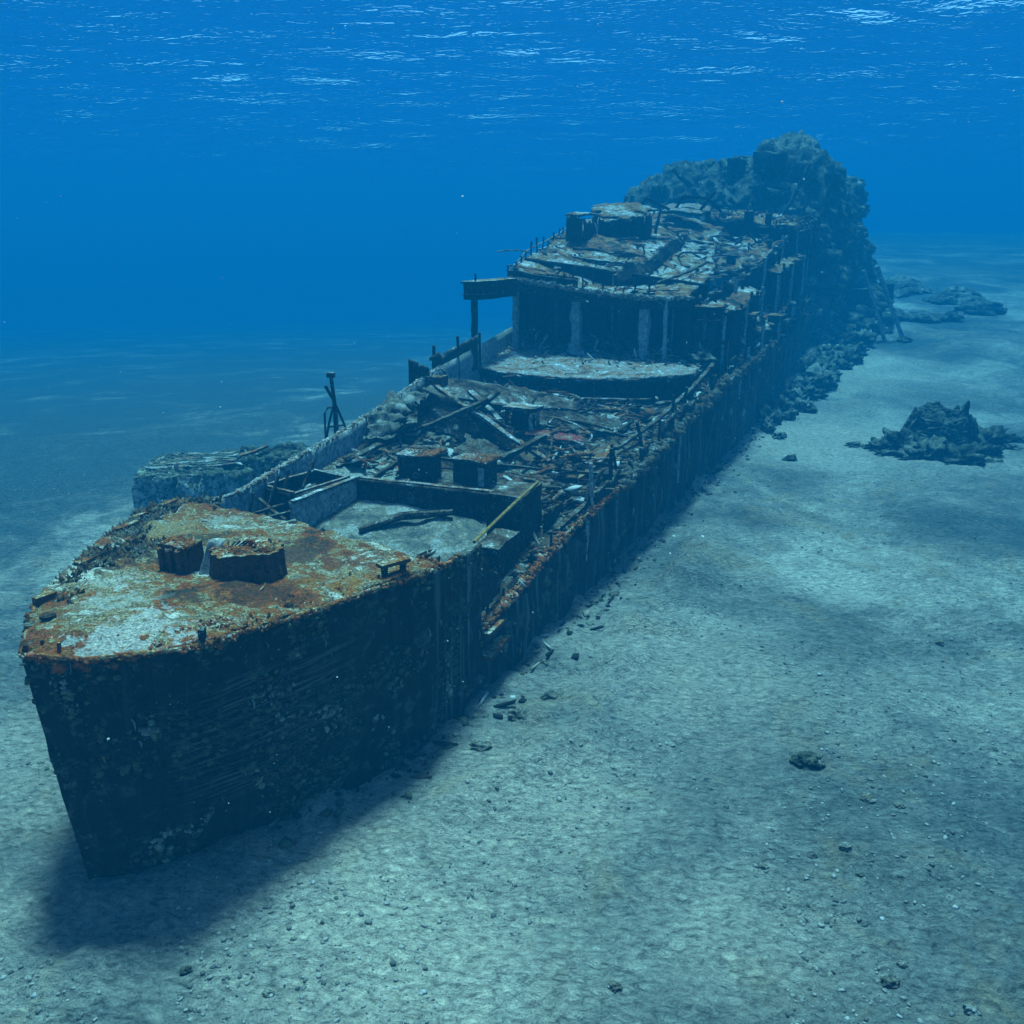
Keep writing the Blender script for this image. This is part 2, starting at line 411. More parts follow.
def tag(o, label=None, cat=None, group=None, kind=None):
    if label: o['label'] = label
    if cat: o['category'] = cat
    if group: o['group'] = group
    if kind: o['kind'] = kind
    return o


def thing(name, loc, label, cat, group=None):
    o = bpy.data.objects.new(name, None)
    col.objects.link(o)
    o.location = loc
    o.empty_display_size = 0.5
    return tag(o, label, cat, group)


def copy_tree(o, parent=None):
    c = o.copy()
    col.objects.link(c)
    if parent is not None:
        c.parent = parent
    for ch in list(o.children):
        copy_tree(ch, c)
    return c


def frame_of(d):
    d = np.asarray(d, float) / (np.linalg.norm(d) + 1e-9)
    a = np.array([0, 0, 1.0]) if abs(d[2]) < 0.9 else np.array([1.0, 0, 0])
    x = np.cross(d, a); x /= np.linalg.norm(x)
    y = np.cross(x, d)
    return d, x, y


class MB:
    def __init__(self):
        self.V = []; self.F = []; self.n = 0

    def add(self, V, F):
        V = np.asarray(V, float)
        self.V.append(V)
        self.F += [tuple(int(i) + self.n for i in f) for f in F]
        self.n += len(V)
        return self

    def nbox(self, c, ex, ey, ez, n=5, amp=0.05, ns=1.3, seed=0.0, taper=1.0):
        """Box of half axes ex, ey, ez with crusted, uneven faces."""
        c, ex, ey, ez = [np.asarray(a, float) for a in (c, ex, ey, ez)]
        L = [np.linalg.norm(a) * 2 for a in (ex, ey, ez)]
        m = max(L)
        N = [max(1, min(n * 4, int(round(n * l / m + 0.5)))) if True else n for l in L]
        key = {}; V = []; F = []
        def vid(i, j, k):
            q = (i, j, k)
            if q not in key:
                key[q] = len(V)
                s = np.array([2 * i / N[0] - 1, 2 * j / N[1] - 1, 2 * k / N[2] - 1])
                t = 1 + (taper - 1) * (s[2] + 1) / 2
                V.append(c + ex * s[0] * t + ey * s[1] * t + ez * s[2])
            return key[q]
        for a in range(3):
            b, d = (a + 1) % 3, (a + 2) % 3
            for side in (0, N[a]):
                for i in range(N[b]):
                    for j in range(N[d]):
                        q = []
                        for (p, r) in ((i, j), (i + 1, j), (i + 1, j + 1), (i, j + 1)):
                            ijk = [0, 0, 0]; ijk[a] = side; ijk[b] = p; ijk[d] = r
                            q.append(vid(*ijk))
                        F.append(q if side else q[::-1])
        V = np.array(V)
        if amp > 0:
            V = V + vn3(V + seed, ns, 3) * amp
        return self.add(V, F)

    def beam(self, p, q, w=0.15, h=0.15, n=8, amp=0.03, roll=None):
        p = np.asarray(p, float); q = np.asarray(q, float)
        d, x, y = frame_of(q - p)
        if roll:
            c, s = math.cos(roll), math.sin(roll)
            x, y = x * c + y * s, y * c - x * s
        return self.nbox((p + q) / 2, x * w / 2, y * h / 2, (q - p) / 2, n, amp, 2.0)

    def tube(self, pts, r=0.05, k=7, amp=0.0, cap=True):
        pts = [np.asarray(p, float) for p in pts]
        rs = r if hasattr(r, '__len__') else [r] * len(pts)
        V = []; F = []
        for i, p in enumerate(pts):
            d = pts[min(i + 1, len(pts) - 1)] - pts[max(i - 1, 0)]
            _, x, y = frame_of(d)
            for j in range(k):
                a = 2 * math.pi * j / k
                V.append(p + (x * math.cos(a) + y * math.sin(a)) * rs[i])
        for i in range(len(pts) - 1):
            for j in range(k):
                F.append((i * k + j, i * k + (j + 1) % k, (i + 1) * k + (j + 1) % k, (i + 1) * k + j))
        if cap:
            F.append(tuple(range(k))[::-1]); F.append(tuple((len(pts) - 1) * k + j for j in range(k)))
        V = np.array(V)
        if amp: V = V + vn3(V, 2.5, 2) * amp
        return self.add(V, F)

    def build(self, name, mat, parent=None, loc=None, smooth=False):
        return link_mesh(name, np.concatenate(self.V), self.F, mat, parent, loc, smooth)


def bez(pts, n):
    """Catmull-Rom through pts."""
    pts = np.asarray(pts, float)
    P = np.concatenate([[2 * pts[0] - pts[1]], pts, [2 * pts[-1] - pts[-2]]])
    out = []
    m = len(pts) - 1
    for t in np.linspace(0, m, n):
        i = min(int(t), m - 1); f = t - i
        a, b, c, d = P[i], P[i + 1], P[i + 2], P[i + 3]
        out.append(0.5 * ((2 * b) + (-a + c) * f + (2 * a - 5 * b + 4 * c - d) * f * f + (-a + 3 * b - 3 * c + d) * f ** 3))
    return np.array(out)


def lin(pts, n):
    pts = np.asarray(pts, float)
    d = np.concatenate([[0], np.cumsum(np.linalg.norm(np.diff(pts, axis=0), axis=1))])
    t = np.linspace(0, d[-1], n)
    return np.stack([np.interp(t, d, pts[:, k]) for k in range(pts.shape[1])], -1)


def patch(rows, n, m, curve=True):
    """rows: list of rows of world points (same count). Returns (n*m,3) grid."""
    f = bez if curve else lin
    R = np.array([f(r, m) for r in rows])
    return np.stack([f(R[:, j], n) for j in range(m)], 1)       # n,m,3


def sheet(name, G, mat, parent=None, th=0.08, amp=0.05, ns=0.8, octs=4, ragged=0.0, holes=0.0, loc=None, normal=None, smooth=True, seed=0.0, uv=None, rscale=1.0, edges=None):
    """A plate from grid G (n,m,3): uneven, optionally with rust-eaten edges and holes; given real thickness."""
    n, m = G.shape[:2]
    P = G.reshape(-1, 3)
    if normal is None:
        du = np.gradient(G, axis=0); dv = np.gradient(G, axis=1)
        N = np.cross(du, dv); N /= (np.linalg.norm(N, axis=-1, keepdims=True) + 1e-9)
        N = N.reshape(-1, 3)
    else:
        N = np.tile(np.asarray(normal, float), (len(P), 1))
    P2 = P + N * (fbm(P + seed, ns, octs) * amp)[:, None] + vn3(P + 5 + seed, ns * 2.5, 2) * amp * 0.3
    i, j = np.meshgrid(np.arange(n - 1), np.arange(m - 1), indexing='ij')
    C = (G[:-1, :-1] + G[1:, 1:]) / 2
    nv = fbm(C.reshape(-1, 3) * rscale + 91.0 + seed, 1.1, 4).reshape(n - 1, m - 1)
    keep = np.ones((n - 1, m - 1), bool)
    if ragged > 0:
        ed = {'a': i, 'b': n - 2 - i, 'c': j, 'd': m - 2 - j}
        use = edges or 'abcd'
        du = np.linalg.norm(G[1:, :-1] - G[:-1, :-1], axis=-1); dv = np.linalg.norm(G[:-1, 1:] - G[:-1, :-1], axis=-1)
        D = np.full((n - 1, m - 1), 1e9)
        for e in use:
            D = np.minimum(D, ed[e] * (du if e in 'ab' else dv))
        keep &= D >= ragged * (nv + 0.25) * 2.0
    if holes > 0:
        keep &= nv < (0.75 - holes)
    a = i * m + j
    F = np.stack([a, a + m, a + m + 1, a + 1], -1)[keep]
    if len(F) == 0:
        F = np.stack([a, a + m, a + m + 1, a + 1], -1).reshape(-1, 4)
    used, inv = np.unique(F, return_inverse=True)
    P2 = P2[used]; Nn = N[used]; F = inv.reshape(F.shape)
    uvs = None if uv is None else uv.reshape(-1, 2)[used]
    # thickness: back sheet plus rim
    nb = len(P2)
    V = np.concatenate([P2, P2 - Nn * th])
    Fb = F[:, ::-1] + nb
    e = np.concatenate([F[:, [0, 1]], F[:, [1, 2]], F[:, [2, 3]], F[:, [3, 0]]])
    key = e[:, 0].astype(np.int64) * nb + e[:, 1]
    rev = e[:, 1].astype(np.int64) * nb + e[:, 0]
    b = e[~np.isin(key, rev)]
    Fr = np.stack([b[:, 1], b[:, 0], b[:, 0] + nb, b[:, 1] + nb], -1)
    F = np.concatenate([F, Fb, Fr])
    o = link_mesh(name, V, F, mat, parent, loc, smooth=False, uv=None if uvs is None else np.concatenate([uvs, uvs]))
    return o


def ico(sub):
    t = (1 + 5 ** 0.5) / 2
    V = [(-1, t, 0), (1, t, 0), (-1, -t, 0), (1, -t, 0), (0, -1, t), (0, 1, t), (0, -1, -t), (0, 1, -t), (t, 0, -1), (t, 0, 1), (-t, 0, -1), (-t, 0, 1)]
    F = [(0, 11, 5), (0, 5, 1), (0, 1, 7), (0, 7, 10), (0, 10, 11), (1, 5, 9), (5, 11, 4), (11, 10, 2), (10, 7, 6), (7, 1, 8), (3, 9, 4), (3, 4, 2), (3, 2, 6), (3, 6, 8), (3, 8, 9), (4, 9, 5), (2, 4, 11), (6, 2, 10), (8, 6, 7), (9, 8, 1)]
    V = [np.array(v) / np.linalg.norm(v) for v in V]
    for _ in range(sub):
        mid = {}; G = []
        def mp(a, b):
            k = (min(a, b), max(a, b))
            if k not in mid:
                v = V[a] + V[b]; V.append(v / np.linalg.norm(v)); mid[k] = len(V) - 1
            return mid[k]
        for a, b, c in F:
            x, y, z = mp(a, b), mp(b, c), mp(c, a)
            G += [(a, x, z), (b, y, x), (c, z, y), (x, y, z)]
        F = G
    return np.array(V), np.array(F)


ICO = [ico(k) for k in range(5)]


def lumps(P, size, squash=0.6, sub=0, stretch=None, jitter=0.35, seed=1):
    """Many small deformed lumps at P (N,3) with sizes (N,). Returns V, F (numpy)."""
    r = np.random.default_rng(seed)
    bv, bf = ICO[sub]
    N = len(P)
    D = bv[None] * (1 + (r.random((N, len(bv), 1)) - 0.5) * 2 * jitter)
    sc_ = np.stack([0.6 + 0.8 * r.random(N), 0.6 + 0.8 * r.random(N), squash * (0.6 + 0.8 * r.random(N))], -1)
    D = D * sc_[:, None, :] * np.asarray(size)[:, None, None]
    a = r.random(N) * 6.283; b = (r.random(N) - 0.5) * 1.2
    ca, sa, cb, sb = np.cos(a), np.sin(a), np.cos(b), np.sin(b)
    x = D[..., 0] * cb[:, None] + D[..., 2] * sb[:, None]; z = -D[..., 0] * sb[:, None] + D[..., 2] * cb[:, None]; y = D[..., 1]
    X = x * ca[:, None] - y * sa[:, None]; Y = x * sa[:, None] + y * ca[:, None]
    V = np.stack([X, Y, z], -1) + np.asarray(P)[:, None, :]
    F = bf[None] + (np.arange(N) * len(bv))[:, None, None]
    return V.reshape(-1, 3), F.reshape(-1, 3)


def sample_up(o, count, zmin=0.4, seed=3, facing=None):
    """Random points on the faces of o that look upwards (or along facing)."""
    me = o.data
    r = np.random.default_rng(seed)
    me.calc_loop_triangles()
    nt = len(me.loop_triangles)
    t = np.zeros(nt * 3, np.int32); me.loop_triangles.foreach_get('vertices', t); t = t.reshape(-1, 3)
    v = np.zeros(len(me.vertices) * 3); me.vertices.foreach_get('co', v); v = v.reshape(-1, 3) + origin_of(o)
    a, b, c = v[t[:, 0]], v[t[:, 1]], v[t[:, 2]]
    n = np.cross(b - a, c - a); ar = np.linalg.norm(n, axis=1) / 2
    nn = n / (2 * ar[:, None] + 1e-12)
    f = np.array([0, 0, 1.0]) if facing is None else np.asarray(facing, float)
    w = ar * ((nn @ f) > zmin)
    if w.sum() <= 0: return np.zeros((0, 3))
    k = r.choice(nt, count, p=w / w.sum())
    s, q = r.random(count), r.random(count)
    fl = s + q > 1; s[fl] = 1 - s[fl]; q[fl] = 1 - q[fl]
    return a[k] + (b - a)[k] * s[:, None] + (c - a)[k] * q[:, None]


def in_uv(P, u0, u1, v0=-99, v1=99):
    d = P - S0; u = d @ UA; v = d @ VA
    return P[(u > u0) & (u < u1) & (v > v0) & (v < v1)]


def growth(name, src, count, smin, smax, mat, parent, seed=1, zmin=0.4, squash=0.7, facing=None, clump=0.0, sub=0):
    """Encrusting growth scattered over src: nobody could count it, one mesh."""
    P = np.concatenate([sample_up(o, max(8, int(count / len(src))), zmin, seed + 13 * i, facing) for i, o in enumerate(src)])
    if clump > 0:
        P = P[fbm(P, 0.9, 3) > clump - 0.35]
    r = np.random.default_rng(seed)
    s = smin + (smax - smin) * r.random(len(P)) ** 2.5
    V, F = lumps(P, s, squash, sub, seed=seed)
    o = link_mesh(name, V, F, mat, parent)
    o['kind'] = 'stuff'
    return o


def rock_mesh(seed, sx, sy, sz, sub=3, rough=0.45, fs=1.6):
    bv, bf = ICO[sub]
    d = 1 + fbm(bv + seed * 7.7, fs, 4, 0.55) * rough * 1.3
    ridg = np.abs(fbm(bv + seed * 3.1, fs * 1.7, 3)) * rough
    V = bv * (d - ridg)[:, None] * np.array([sx, sy, sz])
    return V, bf


# ================================================================== SETTING
def seabed_h(x, y):
    x = np.asarray(x, float); y = np.asarray(y, float)
    P = np.stack([x, y, np.zeros_like(x)], -1)
    h = fbm(P, 0.05, 3) * 0.55 + fbm(P + 40, 0.28, 4) * 0.36
    h = h + fbm(P + 90, 1.3, 3) * 0.085 + (1 - np.abs(fbm(P * [0.55, 1.0, 1.0] + 33, 2.6, 2))) ** 3 * 0.055
    # sand drifts scoured up alongside the port side
    d = (P - S0); u = d @ UA; v = d @ VA
    side = v - np.interp(u, [0, 8, 35, 72, 100], [0.5, 4.7, 6.1, 8.0, 9.0])
    h = h + 0.85 * np.exp(-((side - 3.0) / 1.3) ** 2) * np.clip((u - 3) / 5, 0, 1) * np.clip((40 - u) / 14, 0, 1) * (0.6 + 1.0 * fbm(P + 7, 0.55, 4))
    near = np.exp(-(np.maximum(side, 0) / 2.0) ** 2)
    h = h * (1 - 0.7 * near) + (0.20 + 0.75 * np.clip(fbm(P + 3, 0.6, 4), -0.25, 1)) * near * (side > -1)
    far = np.clip((np.hypot(x, y) - 150) / 300, 0, 1)
    w = np.clip((x + 25) / 45, 0, 1); w = w * w * (3 - 2 * w)
    rise = 12 * (1 - np.exp(-(np.maximum(y - 66, 0) / 95) ** 1.3)) * w      # the bottom climbs beyond the stern
    wl = np.clip((-v - 8) / 34, 0, 1); wl = wl * wl * (3 - 2 * wl)
    dd = np.clip(np.hypot(x, y) - 40, 0, 520)
    drop = 0.075 * dd * dd / (dd + 25) * wl                             # and falls away into deep water on the starboard side
    return h * (1 - 0.5 * far) + rise * (1 - wl) - drop


def axis(segs):
    out = [segs[0][0]]
    for a, b, st in segs:
        k = max(1, int(round((b - a) / st)))
        out += list(np.linspace(a, b, k + 1)[1:])
    return np.array(out)


gx = axis([(-1500, -300, 60), (-300, -80, 8), (-80, -26, 1.2), (-26, 30, 0.16), (30, 80, 0.9), (80, 300, 8), (300, 1500, 60)])
gy = axis([(-60, 4, 4), (4, 9, 0.5), (9, 34, 0.14), (34, 70, 0.35), (70, 160, 1.5), (160, 500, 12), (500, 3000, 100)])
X, Y = np.meshgrid(gx, gy, indexing='ij')
Z = seabed_h(X, Y)
n_, m_ = X.shape
ii, jj = np.meshgrid(np.arange(n_ - 1), np.arange(m_ - 1), indexing='ij')
a_ = ii * m_ + jj
Fg = np.stack([a_, a_ + m_, a_ + m_ + 1, a_ + 1], -1).reshape(-1, 4)
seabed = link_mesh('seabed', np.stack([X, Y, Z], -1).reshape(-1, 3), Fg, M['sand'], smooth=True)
tag(seabed, kind='structure')

SURF = 27.0
sx_ = axis([(-1500, -240, 60), (-240, 240, 1.0), (240, 1500, 60)]); sy_ = axis([(-60, 40, 20), (40, 150, 0.42), (150, 330, 0.9), (330, 600, 6), (600, 3000, 100)])
X2, Y2 = np.meshgrid(sx_, sy_, indexing='ij')
Pw = np.stack([X2, Y2, 0 * X2], -1)
cw, sw_ = math.cos(0.10), math.sin(0.10)
Pr_ = np.stack([X2 * cw + Y2 * sw_, -X2 * sw_ + Y2 * cw, 0 * X2], -1)
ZW = fbm(Pr_ * [0.05, 0.11, 1], 1.0, 2) * 0.9 + (1 - np.abs(fbm(Pr_ * [0.11, 0.27, 1] + 5, 1.0, 2)) * 2) * 0.46 + fbm(Pr_ * [0.30, 0.75, 1], 1.0, 2) * 0.20
ZW *= np.clip((600 - Y2) / 300, 0, 1) * np.clip((300 - np.abs(X2)) / 60, 0, 1)
n_, m_ = X2.shape
ii, jj = np.meshgrid(np.arange(n_ - 1), np.arange(m_ - 1), indexing='ij')
a_ = ii * m_ + jj
water = link_mesh('water_surface', np.stack([X2, Y2, SURF + ZW], -1).reshape(-1, 3),
                  np.stack([a_, a_ + m_, a_ + m_ + 1, a_ + 1], -1).reshape(-1, 4), M['surface'], smooth=True)
tag(water, kind='structure')

# the water body itself: one closed box of even density
hz = MB()
cx = [(-1490, 1490), (-55, 2990), (-45.0, SURF + 1.8)]
hv = [(x, y, z) for x in cx[0] for y in cx[1] for z in cx[2]]
hz.add(hv, [(0, 1, 3, 2), (4, 6, 7, 5), (0, 4, 5, 1), (2, 3, 7, 6), (0, 2, 6, 4), (1, 5, 7, 3)])
hm = bpy.data.materials.new('haze')
hm.use_nodes = True
hm.node_tree.nodes.remove(hm.node_tree.nodes['Principled BSDF'])
pv = hm.node_tree.nodes.new('ShaderNodeVolumePrincipled')
pv.inputs['Color'].default_value = (0.003, 0.142, 0.305, 1)
pv.inputs['Absorption Color'].default_value = (0.0, 0.24, 0.50, 1)
pv.inputs['Density'].default_value = 0.0125
hm.node_tree.links.new(pv.outputs[0], hm.node_tree.nodes['Material Output'].inputs['Volume'])
haze = hz.build('haze', hm)
tag(haze, kind='stuff')

# ================================================================== THE WRECK
ship = thing('shipwreck', S0, 'long broken rust-eaten ship wreck lying upright on the sandy seabed with a sharp bow', 'shipwreck')

PU = [8, 10.65, 17, 23.5, 34.7, 47, 72, 98]
PZ = [2.4, 2.54, 3.26, 3.62, 4.57, 5.25, 5.8, 6.2]
SU = [8, 12.4, 14.3, 16.4, 20, 26.4, 30, 34, 50, 98]
SZ = [3.7, 3.9, 4.3, 4.6, 4.9, 5.4, 5.4, 5.2, 5.3, 6.0]
HP = [(0, 0.0), (2.6, 2.3), (5.1, 3.6), (8.1, 4.6), (10.6, 4.75), (16.9, 5.1), (23.5, 5.48), (34.7, 6.12), (47, 6.8), (72, 7.9), (98, 8.5)]
HS = [(0, 0.0), (3.2, -2.6), (5.6, -4.0), (8.4, -5.3), (12.4, -5.3), (16.4, -5.5), (20, -5.7), (26.4, -6.0), (34.3, -6.5), (47, -8.3), (72, -10.2), (98, -9.5)]


def hp(u): return float(np.interp(u, [a for a, b in HP], [b for a, b in HP]))
def hs(u): return float(np.interp(u, [a for a, b in HS], [b for a, b in HS]))


def deckz(u, v):
    a = np.interp(u, PU, PZ); b = np.interp(u, SU, SZ)
    t = (v - hs(u)) / (hp(u) - hs(u) + 1e-6)
    return float(b + (a - b) * min(max(t, 0), 1))


def D(u, v, dz=0.0):
    return W(u, v, deckz(u, v) + dz)


# hull shells
PT = [((-0.75, 0.10, 6.0), (0, 0)), ((-0.66, 0.8, 6.0), (0.12, 0.2)), ((-0.2, 1.8, 6.0), (0.45, 0.55)), ((0.7, 2.85, 6.0), (1.3, 1.25)), ((2.0, 3.4, 5.92), (2.6, 2.23)),
      ((3.5, 3.85, 5.8), (4.2, 3.05)), ((5.7, 4.38, 5.63), (6.2, 3.95)), ((7.7, 4.95, 5.5), (8.1, 4.6)), ((9.0, 4.9, 5.38), (9.2, 4.7)), ((10.4, 4.85, 5.25), (10.5, 4.75))]
ST = [((-0.75, 0.10, 6.0), (0, 0)), ((-0.5, -0.17, 6.0), (0.25, -0.12)), ((0.4, -1.10, 6.0), (0.8, -0.45)), ((1.4, -1.95, 5.98), (1.7, -1.05)), ((3.2, -2.95, 5.9), (3.3, -2.0)),
      ((4.9, -3.9, 5.8), (5.0, -3.0)), ((6.8, -4.9, 5.68), (6.9, -4.0)), ((8.6, -5.6, 5.58), (8.8, -4.8)), ((10.2, -5.5, 5.3), (10.3, -5.2)), ((12.4, -5.35, 5.12), (12.4, -5.3)),
      ((14.3, -5.45, 5.3), (14.3, -5.4)), ((16.4, -5.52, 5.52), (16.4, -5.5)), ((20, -5.72, 5.8), (20, -5.7)), ((26.4, -6.05, 6.6), (26.4, -6.0)), ((30, -6.25, 7.1), (30, -6.25)),
      ((34.3, -6.5, 7.4), (34.3, -6.5)), ((47, -8.3, 7.8), (47, -8.3)), ((60, -9.4, 7.9), (60, -9.4)), ((72, -10.2, 8.0), (72, -10.2)), ((98, -9.5, 8.0), (98, -9.5))]
PM = [((10.45, 4.80, 2.50), (10.5, 4.75)), ((13.5, 4.95, 2.8), (13.5, 4.92)), ((17, 5.12, 3.26), (17, 5.1)), ((23.5, 5.5, 3.62), (23.5, 5.48)), ((29, 5.8, 4.1), (29, 5.8)), ((34.7, 6.12, 4.57), (34.7, 6.12)),
      ((40, 6.45, 4.95), (40, 6.45)), ((47, 6.83, 5.25), (47, 6.83)), ((60, 7.5, 5.6), (60, 7.5)), ((72, 8.0, 5.8), (72, 8.0)), ((98, 8.5, 6.2), (98, 8.5))]


def shell(pairs, rows, step):
    T = np.array([p[0] for p in pairs], float)
    B = np.array([(p[1][0], p[1][1], -0.9) for p in pairs], float)
    L = np.concatenate([[0], np.cumsum(np.linalg.norm(np.diff(T[:, :2], axis=0), axis=1))])
    n = int(L[-1] / step) + 2
    t = np.linspace(0, L[-1], n)
    T2 = np.stack([np.interp(t, L, T[:, k]) for k in range(3)], -1)
    B2 = np.stack([np.interp(t, L, B[:, k]) for k in range(3)], -1)
    # smooth along the length
    for A in (T2, B2):
        for _ in range(max(2, int(0.35 / step))):
            A[1:-1] = (A[:-2] + 2 * A[1:-1] + A[2:]) / 4
    f = np.linspace(0, 1, rows)
    ff = f ** 1.0
    G = T2[:, None] * (1 - ff)[None, :, None] + B2[:, None] * ff[None, :, None]
    # slight hollow flare in the bow sections
    uv = np.stack([np.repeat(t[:, None], rows, 1), G[..., 2]], -1)
    return G, uv


Gp, uvp = shell(PT, 40, 0.16)
hull_fore = sheet('hull', WA(Gp), M['hull'], ship, th=0.09, amp=0.07, ns=0.7, uv=uvp)
Gs, uvs = shell(ST, 22, 0.35)
hull_stbd = sheet('hull', WA(Gs), M['bluegrey'], ship, th=0.09, amp=0.06, ns=0.7, uv=uvs)
Gm, uvm = shell(PM, 26, 0.22)
uvm[..., 0] += 11.0
hull_mid = sheet('hull', WA(Gm), M['hull'], ship, th=-0.09, amp=0.18, ns=0.55, uv=uvm, ragged=0.5, edges='c')

# foredeck
FP = [(-0.66, 0.8, 6.0), (-0.2, 1.8, 6.0), (0.7, 2.85, 6.0), (2.0, 3.4, 5.92), (3.5, 3.85, 5.8), (5.7, 4.38, 5.63), (7.2, 4.85, 5.53), (7.8, 4.9, 5.48)]
FS = [(-0.5, -0.17, 6.0), (0.4, -1.10, 6.0), (1.4, -1.95, 5.98), (3.2, -2.95, 5.9), (4.9, -3.9, 5.8), (6.8, -4.9, 5.68), (8.6, -5.55, 5.58), (9.9, -5.4, 5.48)]
FP = [(-0.75, 0.12, 6.0)] + FP
FS = [(-0.75, 0.08, 6.0)] + FS
rows = [WA(np.array([FP[i], [(p + s) / 2 + (0 if k < 2 else 0.10) for k, (p, s) in enumerate(zip(FP[i], FS[i]))], FS[i]])) for i in range(len(FP))]
Gf = patch(rows, 110, 100)
Gf[..., 2] += -0.06
foredeck = sheet('foredeck', Gf, M['fore'], ship, th=-0.16, amp=0.22, ns=1.1, octs=5, normal=(0, 0, 1))

# main deck, aft of the break
us = np.concatenate([np.arange(8.2, 46, 0.3), np.arange(46, 98, 0.8)])
Gd = np.array([[D(u, hs(u) + (hp(u) - hs(u)) * t) for t in np.linspace(0.012, 0.988, 46)] for u in us])
maindeck = sheet('main_deck', Gd, M['main'], ship, th=0.14, amp=0.16, ns=0.7, octs=5, normal=(0, 0, 1))

# break of the foredeck: bulkhead under its after edge
Pa, Pb = np.array(FP[-1]), np.array(FS[-1])
top = lin(np.array([W(*(Pa + [0.05, 0, -0.2])), W(*(Pb + [0.05, 0, -0.2]))]), 40)
bot = lin(np.array([W(Pa[0] + .05, Pa[1], 2.2), W(Pb[0] + .05, Pb[1], 3.2)]), 40)
sheet('bulkhead', np.stack([lin(np.array([top[i], bot[i]]), 12) for i in range(40)]), M['steel'], ship, th=0.08, amp=0.06)

# cap rails along the foredeck edges
def caprail(pts, r, mat, name='cap_rail', amp=0.05, n=60, k=7):
    mb = MB(); mb.tube(bez(pts, n), r, k, amp)
    return mb.build(name, mat, ship)

caprail([W(*p) + [0, 0, 0.02] for p, b in PT[:-1]], 0.055, M['rust'])
caprail([W(*p) + [0, 0, 0.02] for p, b in ST[:9]], 0.055, M['rust'])
caprail([W(*p) + [0, 0, 0.02] for p, b in ST[8:15]], 0.06, M['steelpale'], n=90)
caprail([W(*p) + [0, 0, 0.03] for p, b in PM[:4]], 0.05, M['rust'], n=80)
caprail([W(*p) + [0, 0, 0.03] for p, b in PM[3:8]], 0.06, M['steel'], n=110, amp=0.12)

# ------------------------------------------------------------------ fittings on the foredeck
def fdz(u, v):
    return 5.98 - 0.06 * max(u - 0.7, 0) + 0.03


def ribbed_drum(mb, c, r, h, ribs=16, amp=0.05, squeeze=1.0, flare=1.0):
    k = ribs * 4
    V = []; F = []
    nz = 9
    for i in range(nz):
        t = i / (nz - 1)
        for j in range(k):
            a = 2 * math.pi * j / k
            rr = r * (flare + (1 - flare) * t) * (1 + (0.045 if (j % 4) in (0, 1) else -0.045))
            V.append(np.array(c) + [math.cos(a) * rr, math.sin(a) * rr * squeeze, h * t])
    for i in range(nz - 1):
        for j in range(k):
            F.append((i * k + j, i * k + (j + 1) % k, (i + 1) * k + (j + 1) % k, (i + 1) * k + j))
    # dished, crusted top in rings
    base = (nz - 1) * k
    prev = [base + j for j in range(k)]
    for q in (0.82, 0.6, 0.35, 0.12):
        start = len(V)
        for j in range(k):
            a = 2 * math.pi * j / k
            V.append(np.array(c) + [math.cos(a) * r * q, math.sin(a) * r * q * squeeze, h - 0.05 * (1 - q)])
        for j in range(k):
            F.append((prev[j], prev[(j + 1) % k], start + (j + 1) % k, start + j))
        prev = [start + j for j in range(k)]
    F.append(tuple(prev))
    V = np.array(V)
    V = V + vn3(V, 2.2, 3) * amp
    top = V[:, 2] > c[2] + h * 0.9
    V[top, 2] += fbm(V[top], 1.6, 3) * 0.09
    mb.add(V, F)


wl = thing('windlass', W(4.6, 0.9, 5.7), None, None)
wl.parent = ship; wl.location = np.array(W(4.6, 0.9, 5.7)) - S0
mb = MB(); ribbed_drum(mb, W(4.62, 1.30, 5.62), 0.86, 0.98, 17, 0.06, 0.85, 1.02)
drum = mb.build('drum', M['rust'], wl)
mb = MB(); mb.nbox(W(4.12, -0.32, 6.2), VA * 0.36 + UA * 0.02, UA * 0.36, np.array([0.02, 0, 0.5]), 6, 0.09)
for k in range(3):
    mb.nbox(W(3.74, -0.59 + 0.26 * k, 6.15), VA * 0.06, UA * 0.05, np.array([0, 0, 0.46]), 4, 0.04)
wbox = mb.build('gear_case', M['rust'], wl)
mb = MB()
G = []
for i in range(9):
    t = i / 8
    G.append([W(3.97 + 0.16 * math.sin(t * 3.0) + 0.05 * j, 0.22 + 0.40 * t + 0.02 * j, 5.78 + 0.98 * j / 8 + 0.05 * t) for j in range(9)])
cover = sheet('cover_plate', np.array(G), M['bluegrey'], wl, th=0.05, amp=0.05, ns=2.0)

mb = MB()
for k in range(12):
    a = k * 1.1; r = 0.2 + 0.5 * ((k * 37) % 17) / 17
    c = W(4.62, 1.30, 6.61)
    p = [c + [math.cos(a + t) * r, math.sin(a + t) * r * 0.8, 0.03 + 0.05 * math.sin(3 * t + k)] for t in np.linspace(0, 1.3, 7)]
    mb.tube(p, 0.022 + 0.012 * (k % 3), 5, 0.02)
mb.build('crusted_chain', M['fore'], wl)


def bitts(u, v, z, name='mooring_bitts'):
    t = thing(name, W(u, v, z), None, None); t.parent = ship; t.location = np.array(W(u, v, z)) - S0
    for du, dv in ((-0.22, -0.14), (0.22, 0.14)):
        mb = MB(); mb.tube([W(u + du, v + dv, z - 0.05 + 0.42 * q) for q in (0, 0.4, 0.8, 1)], [0.11, 0.085, 0.085, 0.12], 10, 0.02)
        mb.build('bollard_post', M['steel'], t)
    mb = MB(); mb.nbox(W(u, v, z + 0.42), UA * 0.36 + VA * 0.2, VA * 0.13 - UA * 0.06, np.array([0, 0, 0.045]), 6, 0.03)
    mb.build('top_plate', M['rust'], t)

